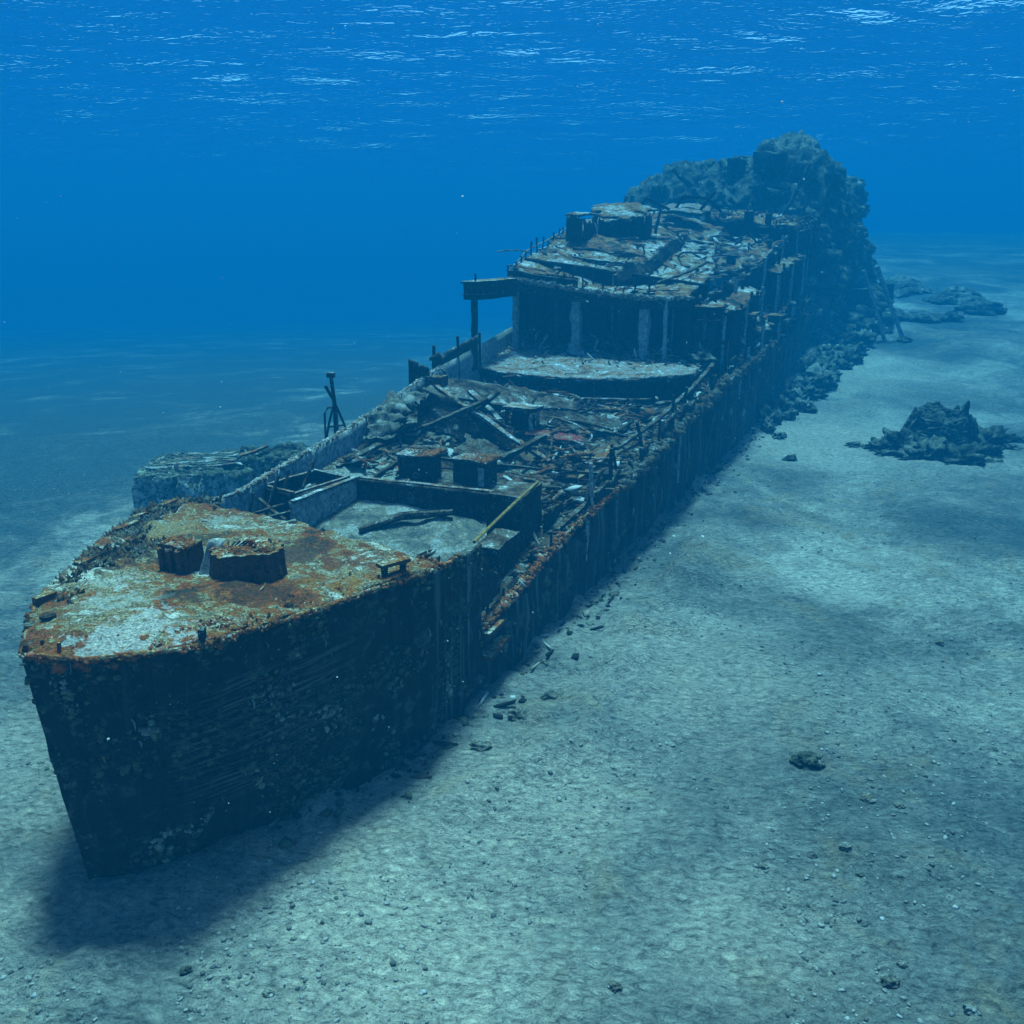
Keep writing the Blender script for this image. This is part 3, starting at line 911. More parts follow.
bitts(6.35, 4.35, 5.62)
mb = MB()
mb.tube([W(0.36, -0.48, 5.9 + h) for h in (0, 0.12, 0.3, 0.33, 0.40)], [0.17, 0.13, 0.12, 0.17, 0.16], 12, 0.02)
mb.build('bollard', M['steel'], ship)
mb = MB(); mb.tube([W(0.12, -0.75, 5.92 + h) for h in (0, 0.12, 0.22)], [0.14, 0.11, 0.13], 10, 0.02); mb.build('bollard', M['steel'], ship)
mb = MB(); mb.beam(W(1.02, 2.95, 5.85), W(1.0, 3.0, 6.33), 0.17, 0.12, 4, 0.02); mb.build('broken_post', M['steel'], ship)
for k, (u, v) in enumerate(((-0.55, 0.35), (-0.5, 0.75))):
    mb = MB(); mb.beam(W(u, v, 5.9), W(u + 0.03, v, 6.26), 0.07, 0.05, 3, 0.015); mb.build('broken_post', M['rust'], ship)
# low eaten-away girders showing through the deck growth
for a, b, w in (((1.75, 1.15), (3.9, 1.1), 0.20), ((2.6, 2.5), (4.3, 2.0), 0.12), ((5.6, -2.6), (6.6, -0.2), 0.14), ((4.0, -2.3), (5.8, -2.1), 0.16)):
    mb = MB(); mb.beam(W(a[0], a[1], fdz(*a) - 0.02), W(b[0], b[1], fdz(*b) + 0.06), w, 0.13, 8, 0.06)
    mb.build('deck_girder', M['rust'], ship)
# standing remains of the rail on the starboard quarter of the foredeck
for k, (u, v) in enumerate(((1.2, -1.75), (3.6, -3.0), (6.3, -4.45), (7.4, -4.95), (8.9, -5.3))):
    mb = MB(); mb.nbox(W(u, v + 0.12, fdz(u, v) + 0.10), UA * (0.25 + 0.1 * (k % 3)), VA * 0.09, np.array([0, 0, 0.16]), 5, 0.09)
    mb.build('rail_remnant', M['rust'], ship)

# ------------------------------------------------------------------ hatch and well deck
def wall_between(name, a, b, z0a, z0b, z1a, z1b, mat, parent=None, th=0.10, n=30, m=8, amp=0.05, ragged=0.0, edges='c', holes=0.0, lean=(0, 0, 0)):
    """Standing plate from a to b (ship u,v), foot z0, head z1."""
    T = lin(np.array([W(a[0], a[1], z1a) + lean, W(b[0], b[1], z1b) + lean]), n)
    B = lin(np.array([W(a[0], a[1], z0a), W(b[0], b[1], z0b)]), n)
    G = np.stack([lin(np.array([T[i], B[i]]), m) for i in range(n)])
    return sheet(name, G, mat, parent, th=th, amp=amp, ragged=ragged, edges=edges, holes=holes)


hc = thing('hatch_coaming', W(15.5, 0, 3.7), None, None); hc.parent = ship; hc.location = np.array(W(15.5, 0, 3.7)) - S0
wall_between('coaming_plate', (16.03, -2.7), (17.05, 2.5), 4.0, 3.4, 5.0, 4.72, M['steel'], hc, th=0.16)
wall_between('coaming_plate', (12.6, -3.25), (16.05, -2.7), 3.6, 4.0, 4.95, 5.02, M['bluegrey'], hc, th=-0.14)
for (a, b, za, zb) in (((16.03, -2.7), (17.05, 2.5), 5.02, 4.74), ((12.6, -3.25), (16.05, -2.7), 4.97, 5.04)):
    mb = MB(); mb.beam(W(a[0], a[1], za), W(b[0], b[1], zb), 0.20, 0.07, 12, 0.035); mb.build('coaming_rim', M['steelpale'], hc)
# silt lying in the hatch
Gt = np.array([[D(u, -3.1 + 6.4 * t, 0.13 - 0.15 * abs(2 * t - 1) ** 3) for t in np.linspace(0, 1, 40)] for u in np.linspace(10.2, 16.5, 40)])
silt = sheet('silt_bed', Gt, M['silt'], ship, th=0.1, amp=0.14, ns=1.2, octs=5, normal=(0, 0, 1))

growth('silt_lumps', [silt], 2200, 0.015, 0.13, M['gravel'], ship, 87, 0.5, 0.6)
# open trunk between hatch and starboard rail, dark inside
tr = thing('ventilation_trunk', W(14.8, -4.3, 4.1), None, None); tr.parent = ship; tr.location = np.array(W(14.8, -4.3, 4.1)) - S0
c4 = [(13.4, -3.75), (16.0, -3.1), (16.35, -4.9), (13.9, -5.3)]
for k in range(4):
    a, b = c4[k], c4[(k + 1) % 4]
    wall_between('trunk_plate', a, b, 3.8, 3.8, 4.92, 4.98, M['steel'], tr, th=0.07, n=14, m=7, amp=0.04)
mb = MB()
for k in range(4):
    a, b = c4[k], c4[(k + 1) % 4]
    mb.beam(W(a[0], a[1], 4.97), W(b[0], b[1], 5.02), 0.13, 0.06, 8, 0.03)
mb.build('trunk_rim', M['steelpale'], tr)
for k, (u, v, du, dv, h) in enumerate(((12.2, -5.0, 0.5, 0.05, 1.15), (12.9, -4.75, 0.9, 0.1, 1.35), (13.7, -4.6, 0.8, -0.1, 1.25), (14.6, -4.5, 1.0, 0.15, 1.3), (13.2, -4.3, 0.2, 0.3, 0.7))):
    mb = MB(); mb.beam(D(u, v), D(u + du, v + dv, h), 0.13, 0.09, 8, 0.035, roll=0.4 * k); mb.build('bent_stanchion', M['steel'], ship)
for a, b in (((11.6, -4.6), (13.6, -3.4)), ((12.0, -5.0), (13.9, -3.9)), ((12.6, -3.6), (13.3, -5.2))):
    mb = MB(); mb.beam(D(*a, 0.5), D(*b, 0.55), 0.12, 0.09, 8, 0.04); mb.build('loose_frame', M['steel'], ship)

# port side of the hatch: trunk of plates with torn edges
mb = MB(); mb.nbox(W(16.4, 3.55, 4.25), UA * 1.05, VA * 0.62, np.array([0, 0, 0.92]), 7, 0.12)
mb.build('ventilator_trunk', M['steel'], ship)
mb = MB(); mb.nbox(W(14.0, 3.9, 3.55), UA * 0.9, VA * 0.45, np.array([0, 0, 0.55]), 6, 0.14); mb.build('winch_bed', M['steel'], ship)
wall_between('torn_bulwark', (10.5, 4.75), (12.6, 4.6), 3.0, 3.0, 5.15, 3.6, M['steel'], ship, n=20, m=16, ragged=0.3, edges='bc')
wall_between('torn_bulwark', (17.2, 4.35), (19.6, 4.25), 3.2, 3.4, 4.4, 3.9, M['steel'], ship, n=20, m=10, ragged=0.25, edges='bc')
mb = MB(); mb.nbox(W(9.9, 3.6, 4.1), UA * 0.6, VA * 0.8, np.array([0, 0, 0.4]), 6, 0.15); mb.build('fairlead', M['rust'], ship)
mb = MB(); mb.tube([W(10.2 + 0.25 * math.cos(a), 3.2 + 0.25 * math.sin(a), 4.75 + 0.1 * math.sin(a)) for a in np.linspace(0, 6.0, 14)], 0.06, 6, 0.02); mb.build('mooring_ring', M['steel'], ship)
# ledge hanging on the outside of the plating just aft of the break
mb = MB(); mb.nbox(W(11.3, 4.95, 1.55), UA * 0.85, VA * 0.22, np.array([0, 0, 0.07]), 8, 0.10); mb.build('hull_ledge', M['rust'], ship)
mb = MB(); mb.nbox(W(10.9, 4.95, 2.35), UA * 0.55, VA * 0.25, np.array([0, 0, 0.07]), 6, 0.08); mb.build('hull_ledge', M['rust'], ship)

# long deck strakes along the port waterway
for v0, u0, u1, w in ((4.75, 17.5, 30, 0.22), (4.2, 18.5, 27, 0.14), (3.7, 20.5, 29, 0.12), (5.2, 24, 35, 0.2), (-4.9, 18, 26, 0.2), (-3.2, 17.6, 21.0, 0.16)):
    mb = MB()
    p = [D(u, v0 + (hp(u) - hp(u0)) * (1 if v0 > 0 else 0), 0.07) for u in np.linspace(u0, u1, 14)]
    for a, b in zip(p[:-1], p[1:]): mb.beam(a, b, w, 0.12, 2, 0.05)
    mb.build('deck_strake', M['steel'], ship)

# ------------------------------------------------------------------ bridge block
fr_t = [(36.5, -7.2, 6.16), (35.5, -5.13, 6.08), (34.8, -2.4, 6.05), (34.6, 0.0, 6.10), (35.0, 2.16, 6.17), (36.0, 4.13, 6.22), (38.0, 5.6, 6.22)]
fr_b = [(36.6, -7.2, 4.4), (35.6, -5.13, 4.4), (34.9, -2.4, 4.4), (34.7, 0.0, 4.4), (35.1, 2.16, 4.3), (36.1, 4.13, 4.2), (38.1, 5.6, 4.2)]
mid_ = [(39.5, -7.4, 6.40), (39.5, -5.3, 6.35), (39.3, -2.6, 6.28), (39.2, 0.0, 6.2), (39.5, 2.0, 6.2), (40.0, 3.9, 6.15), (41.5, 5.2, 6.1)]
bk_t = [(46.5, -7.8, 6.75), (46.5, -5.4, 6.7), (46.5, -2.8, 6.6), (46.5, 0.0, 6.4), (46.5, 2.0, 6.3), (46.5, 3.9, 6.2), (46.8, 5.0, 6.1)]
Gpl = patch([WA(np.array(fr_t)), WA(np.array(mid_)), WA(np.array(bk_t))], 46, 64)
platform = sheet('bridge_platform', Gpl, M['pale'], ship, th=0.22, amp=0.18, ns=0.9, octs=5, normal=(0, 0, 1))
Gfw = patch([WA(np.array(fr_t)) - [0, 0, 0.1], WA(np.array(fr_b))], 12, 64)
sheet('bridge_front', Gfw, M['steel'], ship, th=0.12, amp=0.06, holes=0.02)
for k in range(9):
    t = bez(np.array(fr_t), 40)[2 + k * 4]; b = t.copy(); b[2] = 4.4
    mb = MB(); mb.beam(W(t[0] - 0.12, t[1], 5.95), W(b[0] - 0.12, b[1], 4.4), 0.12, 0.1, 6, 0.04); mb.build('wall_stiffener', M['steelpale'] if k in (5,) else M['steel'], ship)
mb = MB()
ft = bez(np.array(fr_t), 50)
mb.tube([W(p[0] - 0.02, p[1], p[2] + 0.04) for p in ft], 0.06, 6, 0.08); mb.build('platform_rim', M['steelpale'], ship)

# columns under the bridge roof
COLS = [(42.0, -4.0, 6.5, 10.6, 0.26), (42.3, 0.1, 6.3, 10.0, 0.2), (43.0, 2.7, 6.2, 9.9, 0.24), (37.0, -7.40, 6.3, 10.0, 0.30), (42.2, -6.85, 6.6, 10.9, 0.34), (43.0, -5.97, 6.6, 10.7, 0.20), (43.4, -4.84, 6.6, 10.5, 0.22), (42.6, -2.91, 6.4, 10.3, 0.58), (43.4, -1.22, 6.3, 10.1, 0.13),
        (43.0, 1.42, 6.2, 9.85, 0.55), (43.8, 3.9, 6.1, 9.9, 0.34), (44.6, -0.3, 6.3, 9.9, 0.12)]
for k, (u, v, z0, z1, w) in enumerate(COLS):
    mb = MB(); mb.nbox(W(u, v, (z0 + z1) / 2 - 0.15), UA * w / 2, VA * w / 2, np.array([0, 0, (z1 - z0) / 2 + 0.2]), 9, 0.16 if w > 0.5 else 0.09, 1.6)
    if w > 0.5:
        mb.nbox(W(u, v, z0 + 0.25), UA * w * 0.9, VA * w * 0.9, np.array([0, 0, 0.35]), 4, 0.14, taper=0.55)
    mb.build('column', M['bluegrey'] if k in (7, 9, 4, 2) else M['steel'], ship)

RF = [[(41.4, -7.1, 11.0), (41.6, -5.0, 10.72), (42.0, -2.5, 10.40), (42.3, 0.0, 10.10), (42.5, 1.5, 10.00), (43.4, 4.1, 9.95)],
      [(47, -8.1, 12.1), (47, -5.6, 11.75), (47, -2.8, 11.35), (47, -0.6, 11.0), (47, 1.3, 10.7), (47, 4.0, 10.60)],
      [(54, -8.8, 12.95), (54, -6.0, 12.8), (54, -3.6, 12.5), (54, -1.2, 12.1), (54, 1.0, 11.65), (54, 3.5, 11.25)],
      [(62, -9.5, 14.1), (62, -6.6, 14.0), (62, -4.2, 13.85), (62, -2.0, 13.5), (62, 0.2, 12.9), (62, 2.2, 12.3)],
      [(71, -10.3, 15.4), (71, -7.6, 15.5), (71, -5.0, 15.5), (71, -2.6, 15.1), (71, -0.6, 14.7), (71, 1.2, 14.2)]]
Gr = patch([WA(np.array(r)) for r in RF], 120, 84)
Gr[..., 2] += np.clip(fbm(Gr, 0.28, 3), -1, 1) * 0.45
d2_ = ((Gr - W(46.5, -2.5, 0)) @ UA / 5.0) ** 2 + ((Gr - W(46.5, -2.5, 0)) @ VA / 3.2) ** 2
Gr[..., 2] -= 0.55 * np.exp(-d2_)
roof = sheet('roof', Gr, M['roof'], ship, th=0.32, amp=0.22, ns=0.9, octs=5, normal=(0, 0, 1), ragged=0.16, edges='d', holes=0.0)
e_pts = WA(np.array(RF[0]))
# eaves girder below the front edge of the roof and pale rim on it
e = bez(np.array(RF[0]), 40)
mb = MB()
for a, b in zip(e[:-1], e[1:]): mb.beam(W(a[0] + .1, a[1], a[2] - 0.45), W(b[0] + .1, b[1], b[2] - 0.45), 0.5, 0.2, 2, 0.05, roll=1.57)
mb.build('eaves_girder', M['steel'], ship)
mb = MB(); mb.tube([W(p[0] - 0.05, p[1], p[2] - 0.02) for p in e], 0.06, 6, 0.07); mb.build('eaves_rim', M['steelpale'], ship)
# solid rail on the port and starboard front corner of the roof
for (i0, i1, h) in ((0, 9, 0.75), (9, 15, 0.85), (26, 33, 0.35)):
    a, b = e[i0], e[i1]
    wall_between('roof_rail_plate', (a[0] + .15, a[1]), (b[0] + .15, b[1]), a[2] - 0.1, b[2] - 0.1, a[2] + h * (1 if i0 else 0.9), b[2] + h, M['steel'], ship, n=16, m=6, ragged=0.08, edges='c')
rails = []
for k in range(26):
    t = k / 25
    if k < 12:
        q = e[int(t * 2 * 30)] if k < 8 else e[20 + (k - 8) * 4]
        p = W(q[0] + 0.05, q[1], q[2])
    else:
        s = (k - 12) / 13
        uu = 42 + 20 * s
        p = W(uu, np.interp(uu, [41.4, 47, 54, 62], [-7.0, -8.0, -8.7, -9.4]), np.interp(uu, [41.4, 47, 54, 62], [11.0, 12.1, 12.95, 14.1]))
    if not rails:
        mb = MB(); mb.tube([p + [0, 0, -0.1], p + [0.02, 0, 0.4], p + [-0.01, 0.02, 0.85]], [0.06, 0.05, 0.07], 6, 0.03)
        o = mb.build('rail_post', M['steel'], ship, loc=p); rails.append((o, p))
    else:
        o = rails[0][0].copy(); col.objects.link(o); o.parent = ship
        o.location = p - S0; o.rotation_euler = (random.uniform(-.2, .2), random.uniform(-.2, .2), k); o.scale = (1, 1, random.uniform(0.4, 1.1))
for pts in ([W(p[0], p[1], p[2] + 0.5) for p in e[0:16]], [W(p[0], p[1], p[2] + 0.8) for p in e[0:10]], [W(p[0] + .1, p[1], p[2] + 0.45) for p in e[24:38]],
            [W(u, np.interp(u, [41.4, 47, 54, 62], [-7.05, -8.05, -8.75, -9.45]), np.interp(u, [41.4, 47, 54, 62], [11.4, 12.5, 13.3, 14.5])) for u in np.linspace(41.5, 60, 24)]):
    mb = MB(); mb.tube(pts, 0.045, 6, 0.07); mb.build('rail_pipe', M['steelpale'], ship)

# inner front wall, set back in the shade of the roof, with door openings
def bridge_wall(name, a, b, z0a, z0b, z1a, z1b, doors, mat, n=70, m=22, th=0.14):
    T = lin(np.array([W(a[0], a[1], z1a), W(b[0], b[1], z1b)]), n)
    B = lin(np.array([W(a[0], a[1], z0a), W(b[0], b[1], z0b)]), n)
    G = np.stack([lin(np.array([T[i], B[i]]), m) for i in range(n)])
    return sheet(name, G, mat, ship, th=th, amp=0.05)

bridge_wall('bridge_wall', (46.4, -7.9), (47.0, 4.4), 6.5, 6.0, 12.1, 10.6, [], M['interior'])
for k, v in enumerate(np.linspace(-7.0, 3.8, 9)):
    z1 = np.interp(v, [-7.9, 4.4], [11.9, 10.4])
    mb = MB(); mb.beam(W(46.2, v, 6.4), W(46.2, v, z1), 0.14, 0.12, 6, 0.05); mb.build('wall_stiffener', M['bluegrey'] if k % 3 == 1 else M['steel'], ship)
# starboard and port side walls under the roof
SW = [(43.2, -7.4, 11.2), (47, -8.0, 12.0), (54, -8.7, 12.8), (62, -9.4, 13.9), (71, -10.2, 15.3)]
t = WA(lin(np.array(SW), 60)); b = t.copy(); b[:, 2] = 6.2
sheet('side_wall', np.stack([lin(np.array([t[i], b[i]]), 20) for i in range(60)]), M['steel'], ship, th=0.12, amp=0.08, holes=0.03)
PW = [(45.2, 4.3, 9.9), (50, 4.6, 10.5), (56, 4.9, 10.9), (62, 5.6, 11.6), (68, 6.0, 12.6), (74, 6.4, 13.8), (82, 6.6, 14.4), (90, 7.2, 14.3)]
t = WA(lin(np.array(PW), 90)); b = t.copy(); b[:, 2] = 4.6
sheet('side_wall', np.stack([lin(np.array([t[i], b[i]]), 26) for i in range(90)]), M['steel'], ship, th=-0.14, amp=0.45, ns=0.45, ragged=0.5, edges='c', holes=0.36)
for k, u in enumerate(np.linspace(46, 88, 22)):
    v = np.interp(u, [p[0] for p in PW], [p[1] for p in PW]); z1 = np.interp(u, [p[0] for p in PW], [p[2] for p in PW])
    j = random.uniform(-0.6, 0.5)
    mb = MB(); mb.beam(W(u + j * 0.4, v + 0.25, 5.2), W(u, v + 0.22 + 0.1 * (k % 3), z1 + j), 0.26, 0.22, 9, 0.09); mb.build('wall_frame', M['steel'] if k % 4 else M['bluegrey'], ship)

# wing of the bridge on the starboard side, carried by one post
wg = thing('bridge_wing', W(38.5, -7, 10.4), None, None); wg.parent = ship; wg.location = np.array(W(38.5, -7, 10.4)) - S0
mb = MB(); mb.nbox(W(38.8, -7.1, 10.45), VA * 0.55, UA * 2.1 + VA * 0.3, np.array([0, 0, 0.46]), 8, 0.05); mb.build('wing_box', M['steel'], wg)
mb = MB(); mb.nbox(W(38.75, -7.15, 10.98), VA * 0.62, UA * 2.15 + VA * 0.3, np.array([0, 0, 0.06]), 8, 0.05); mb.build('wing_top', M['roof'], wg)
mb = MB(); mb.nbox(W(38.75, -7.15, 10.30), VA * 0.60, UA * 2.14 + VA * 0.3, np.array([0, 0, 0.03]), 8, 0.03); mb.build('wing_strake', M['steelpale'], wg)
mb = MB(); mb.tube([W(37.0, -7.3, 11.0), W(37.0, -7.3, 11.45)], 0.06, 6, 0.02); mb.build('broken_post', M['steel'], wg)

# port side gallery: thin plates sticking out of the wall
for (u, v, z, lu, lv) in ((45.6, 5.0, 9.35, 1.4, 0.9), (49.5, 5.6, 8.9, 1.2, 0.8), (44.8, 5.1, 8.6, 0.8, 0.7), (53, 6.2, 8.3, 1.6, 0.7), (60.5, 7.4, 7.6, 1.0, 0.6)):
    mb = MB(); mb.nbox(W(u, v, z), UA * lu, VA * lv, np.array([0, 0, 0.06]), 8, 0.10); mb.build('gallery_plate', M['roof'], ship)
for (u, v, z0, z1, w) in ((44.2, 5.3, 5.4, 9.4, 0.3), (46.9, 5.5, 5.4, 9.3, 0.24), (49.0, 5.9, 5.5, 8.9, 0.4), (43.4, 4.6, 6.0, 8.6, 0.2), (52.6, 6.5, 5.5, 8.3, 0.25), (60.5, 7.4, 5.6, 7.6, 0.2)):
    mb = MB(); mb.beam(W(u, v, z0), W(u + 0.1, v, z1), w, w, 8, 0.06); mb.build('gallery_post', M['steel'], ship)
mb = MB(); mb.nbox(W(50.5, 5.4, 6.9), UA * 1.2, VA * 0.5, np.array([0, 0, 1.35]), 7, 0.22); mb.build('vent_stump', M['steel'], ship)

for (pts0, pts1) in (([(44.5, 4.0, 9.35), (49, 4.4, 9.5), (54, 4.7, 9.7), (59, 5.2, 9.9)], [(44.8, 6.0, 9.1), (49.5, 6.5, 9.0), (54, 6.6, 9.4), (58.5, 6.9, 9.5)]),
                     ([(54, 5.0, 7.4), (60, 5.6, 7.6), (66, 6.0, 8.0), (72, 6.4, 8.2)], [(54, 7.3, 7.0), (60, 7.6, 7.1), (66, 7.7, 7.8), (72, 7.9, 7.7)]),
                     ([(62, 5.7, 10.9), (67, 6.0, 11.2), (73, 6.4, 11.6), (79, 6.6, 11.8)], [(62, 7.2, 10.7), (67, 7.5, 10.9), (73, 7.7, 11.3), (79, 7.9, 11.4)])):
    sheet('side_gallery', patch([WA(np.array(pts0)), WA(np.array(pts1))], 16, 70), M['roof'], ship, th=0.2, amp=0.3, ns=0.6, normal=(0, 0, 1), ragged=0.35, edges='bcd', holes=0.12)
    for k in range(7):
        t_ = (k + 0.3) / 7
        q = bez(np.array(pts1), 40)[int(t_ * 39)]; zb = np.interp(q[0], PU, PZ)
        mb = MB(); mb.beam(W(q[0], q[1] - 0.15, max(zb, q[2] - 3.4)), W(q[0] + random.uniform(-.2, .2), q[1] - 0.15, q[2] + random.uniform(-0.1, 0.5)), random.uniform(0.12, 0.3), 0.16, 8, 0.09)
        mb.build('gallery_post', M['steel'] if k % 3 else M['bluegrey'], ship)
# houses and decks on top of the roof
hs_ = thing('upper_house', W(57, -5.5, 13.2), None, None); hs_.parent = ship; hs_.location = np.array(W(57, -5.5, 13.2)) - S0
bx = [((54.0, -7.6), (54.2, -6.4), 13.0, 15.0), ((54.2, -6.4), (57.5, -6.3), 13.0, 15.0), ((57.0, -6.0), (57.6, -2.6), 13.1, 14.85), ((57.6, -2.6), (62, -3.2), 13.1, 15.1)]
for a, b, z0, z1 in bx:
    wall_between('house_wall', a, b, z0, z0, z1, z1, M['steel'], hs_, n=26, m=14, amp=0.22, ragged=0.35, edges='c')
Gh = patch([WA(np.array([(57.3, -6.2, 15.0), (57.4, -4.4, 14.95), (57.7, -2.6, 14.85)])), WA(np.array([(61, -8.0, 15.6), (61, -5.2, 15.7), (61.2, -3.2, 15.4)])), WA(np.array([(66, -8.6, 16.1), (66, -5.8, 16.0), (66, -3.2, 15.7)]))], 40, 40)
sheet('house_roof', Gh, M['roof'], hs_, th=0.2, amp=0.35, ns=0.8, normal=(0, 0, 1), ragged=0.6)
Gh = patch([WA(np.array([(54.0, -7.7, 15.0), (54.2, -6.3, 15.0)])), WA(np.array([(57.5, -7.9, 15.2), (57.5, -6.3, 15.1)]))], 16, 12, False)
sheet('house_roof', Gh, M['roof'], hs_, th=0.15, amp=0.16, ns=0.9, normal=(0, 0, 1))
for k, (p, q) in enumerate((((66, -6.0, 15.0), (66.3, -4.7, 16.4)), ((66.3, -4.7, 16.4), (66.2, -2.7, 15.5)), ((68, -2.7, 15.3), (68.2, -2.0, 16.5)), ((68.2, -2.0, 16.5), (68.4, 0.0, 16.4)), ((68.4, 0.0, 16.4), (68.6, 1.3, 15.3)), ((68.2, -0.8, 15.0), (68.6, 0.6, 16.9)), ((60.5, -2.4, 13.6), (61.0, -2.2, 15.3)))):
    mb = MB(); mb.beam(W(*p), W(*q), 0.3, 0.22, 8, 0.10); mb.build('roof_frame', M['steel'], ship)
Gh = patch([WA(np.array([(66, -3.6, 15.3), (66, -1.6, 15.35), (66.2, 0.4, 15.1)])), WA(np.array([(70, -3.8, 15.9), (70, -1.7, 16.1), (70, 0.4, 15.7)]))], 24, 24, False)
sheet('raised_hatch', Gh, M['pale'], ship, th=0.25, amp=0.2, normal=(0, 0, 1), ragged=0.2)
# low sill plates lying across the roof (terraces of debris)
for k, (u, v0, v1, z) in enumerate(((49.5, -4.8, -1.2, 11.85), (52.5, -6.5, -2.0, 12.55), (59.5, -3.0, 0.6, 13.35), (64.5, -3.4, 0.4, 14.4), (62.5, -0.6, 1.8, 13.1), (56.0, 0.6, 3.2, 11.8))):
    mb = MB(); mb.beam(W(u, v0, z), W(u + 0.5, v1, z - 0.35), 0.22, 0.2, 12, 0.12); mb.build('roof_girder', M['steel'] if k % 2 else M['steelpale'], ship)

# after deck with rounded port end, and the long beam deck beyond it
ad = [(60.0, 0.8, 10.75), (60.2, 2.6, 10.72), (60.6, 4.4, 10.9), (61.6, 5.7, 11.55), (64.0, 6.25, 12.3)]
ae = [(67.5, 0.2, 13.25), (67.5, 2.0, 13.25), (67.3, 3.6, 13.2), (66.9, 5.2, 13.1), (66.2, 6.2, 12.9)]
Ga = patch([WA(np.array(ad)), WA((np.array(ad) + np.array(ae)) / 2 + [0, 0, 0.08]), WA(np.array(ae))], 40, 40)
afterdeck = sheet('after_deck', Ga, M['roof'], ship, th=0.25, amp=0.16, ns=0.9, normal=(0, 0, 1))
mb = MB(); mb.tube(list(WA(bez(np.array(ad), 30) + [-0.02, 0, 0.03])), 0.09, 6, 0.08); mb.build('after_deck_rim', M['steelpale'], ship)
bd0 = [(71.5, -0.6, 14.9), (72.5, 2.0, 14.75), (73.5, 4.6, 14.3), (74.5, 7.0, 14.1)]
bd1 = [(74.0, -0.8, 15.5), (75.5, 2.0, 15.55), (77.0, 4.6, 15.35), (78.5, 7.4, 14.75)]
Ga = patch([WA(np.array(bd0)), WA(np.array(bd1))], 14, 60, False)
beamdeck = sheet('beam_deck', Ga, M['rust'], ship, th=0.3, amp=0.2, ns=0.9, normal=(0, 0, 1), ragged=0.12)
sheet('beam_deck_front', patch([WA(np.array(bd0)) - [0, 0, 0.2], WA(np.array(bd0) + [0.2, 0, 0]) - [0, 0, 2.2]], 10, 40, False), M['steel'], ship, th=0.15, amp=0.2, ragged=0.35, edges='b')
for k, (u, v, z, h, w) in enumerate(((71.4, -0.3, 14.8, 0.9, 0.4), (73.0, 3.0, 14.0, 1.4, 0.8), (73.9, 4.6, 13.9, 1.3, 0.5), (66.0, 5.0, 12.6, 0.9, 0.25), (62.0, 3.4, 11.0, 1.1, 0.7), (64.4, 5.9, 12.0, 1.0, 0.3), (60.6, 1.3, 10.7, 1.8, 0.5))):
    mb = MB(); mb.nbox(W(u, v, z + h / 2), UA * w / 2, VA * w / 2, np.array([0, 0, h / 2]), 5, 0.12); mb.build('deck_stump', M['steel'], ship)
for k in range(12):
    u = 76 + k * 1.1; v = 7.2 + 0.25 * math.sin(k * 2.1)
    z = 14.4 - 0.1 * k + 0.5 * math.sin(k * 1.7)
    mb = MB(); mb.tube([W(u, v - 0.8, z - 0.2), W(u + 0.4, v + 0.4, z + 0.3), W(u + 0.2, v + 0.9, z - 0.2), W(u, v + 0.8, z - 2.4 - (k % 3))], 0.11, 6, 0.16); mb.build('torn_frame', M['steel'], ship)

# frames standing proud on the outside of the port plating, most of them wasted
for k in range(20):
    u = 19 + k * 2.75 + random.uniform(-0.7, 0.7)
    v = hp(u) + 0.06
    z1 = np.interp(u, PU, PZ) - random.uniform(0.0, 0.25); z0 = z1 - random.uniform(1.2, 2.8)
    mb = MB(); mb.beam(W(u, v, max(z0, 0.2)), W(u + random.uniform(-.1, .1), v, z1), random.uniform(0.10, 0.24), 0.14, 9, 0.06)
    mb.build('hull_frame', M['steel'] if k % 5 else M['bluegrey'], ship)
# stumps of the port rail
st0 = None
for k in range(30):
    u = 11.2 + k * 1.25 + random.uniform(-.4, .4)
    p = W(u, hp(u) - 0.12, np.interp(u, PU, PZ) + 0.02)
    if st0 is None:
        mb = MB(); mb.tube([p + [0, 0, -0.15], p + [0.02, 0, 0.15], p + [0.05, 0, 0.3]], [0.07, 0.05, 0.06], 6, 0.03)
        st0 = mb.build('rail_stump', M['steel'], ship, loc=p)
    else:
        o = st0.copy(); col.objects.link(o); o.parent = ship; o.location = p - S0
        o.scale = (1, 1, random.uniform(0.3, 2.0)); o.rotation_euler = (random.uniform(-.35, .35), random.uniform(-.35, .35), k)
# bulwark plates left standing on the starboard side by the bridge
wall_between('bulwark_plate', (27.3, -6.6), (28.3, -6.0), 5.6, 5.7, 8.0, 7.4, M['steel'], ship, n=12, m=14, amp=0.08, ragged=0.1, edges='c')
wall_between('bulwark_plate', (29.0, -6.3), (35.5, -6.6), 5.8, 6.2, 7.7, 8.3, M['steel'], ship, n=24, m=12, amp=0.08, ragged=0.18, edges='ac')
for u, h in ((29.6, 2.2), (32.5, 2.4), (35.4, 2.3)):
    mb = MB(); mb.beam(W(u, -6.35, 6), W(u, -6.35, 6 + h), 0.16, 0.14, 6, 0.05); mb.build('bulwark_stay', M['steel'], ship)
mb = MB(); mb.nbox(W(28.4, -5.6, 6.5), UA * 0.5, VA * 0.4, np.array([0, 0, 0.35]), 5, 0.2); mb.build('fairlead', M['rust'], ship)
mb = MB(); mb.tube([W(28.6 + 0.5 * math.cos(a), -5.6 + 0.2 * math.cos(a), 6.7 + 0.5 * math.sin(a)) for a in np.linspace(-0.5, 4.0, 12)], 0.07, 6, 0.03); mb.build('mooring_ring', M['steelpale'], ship)

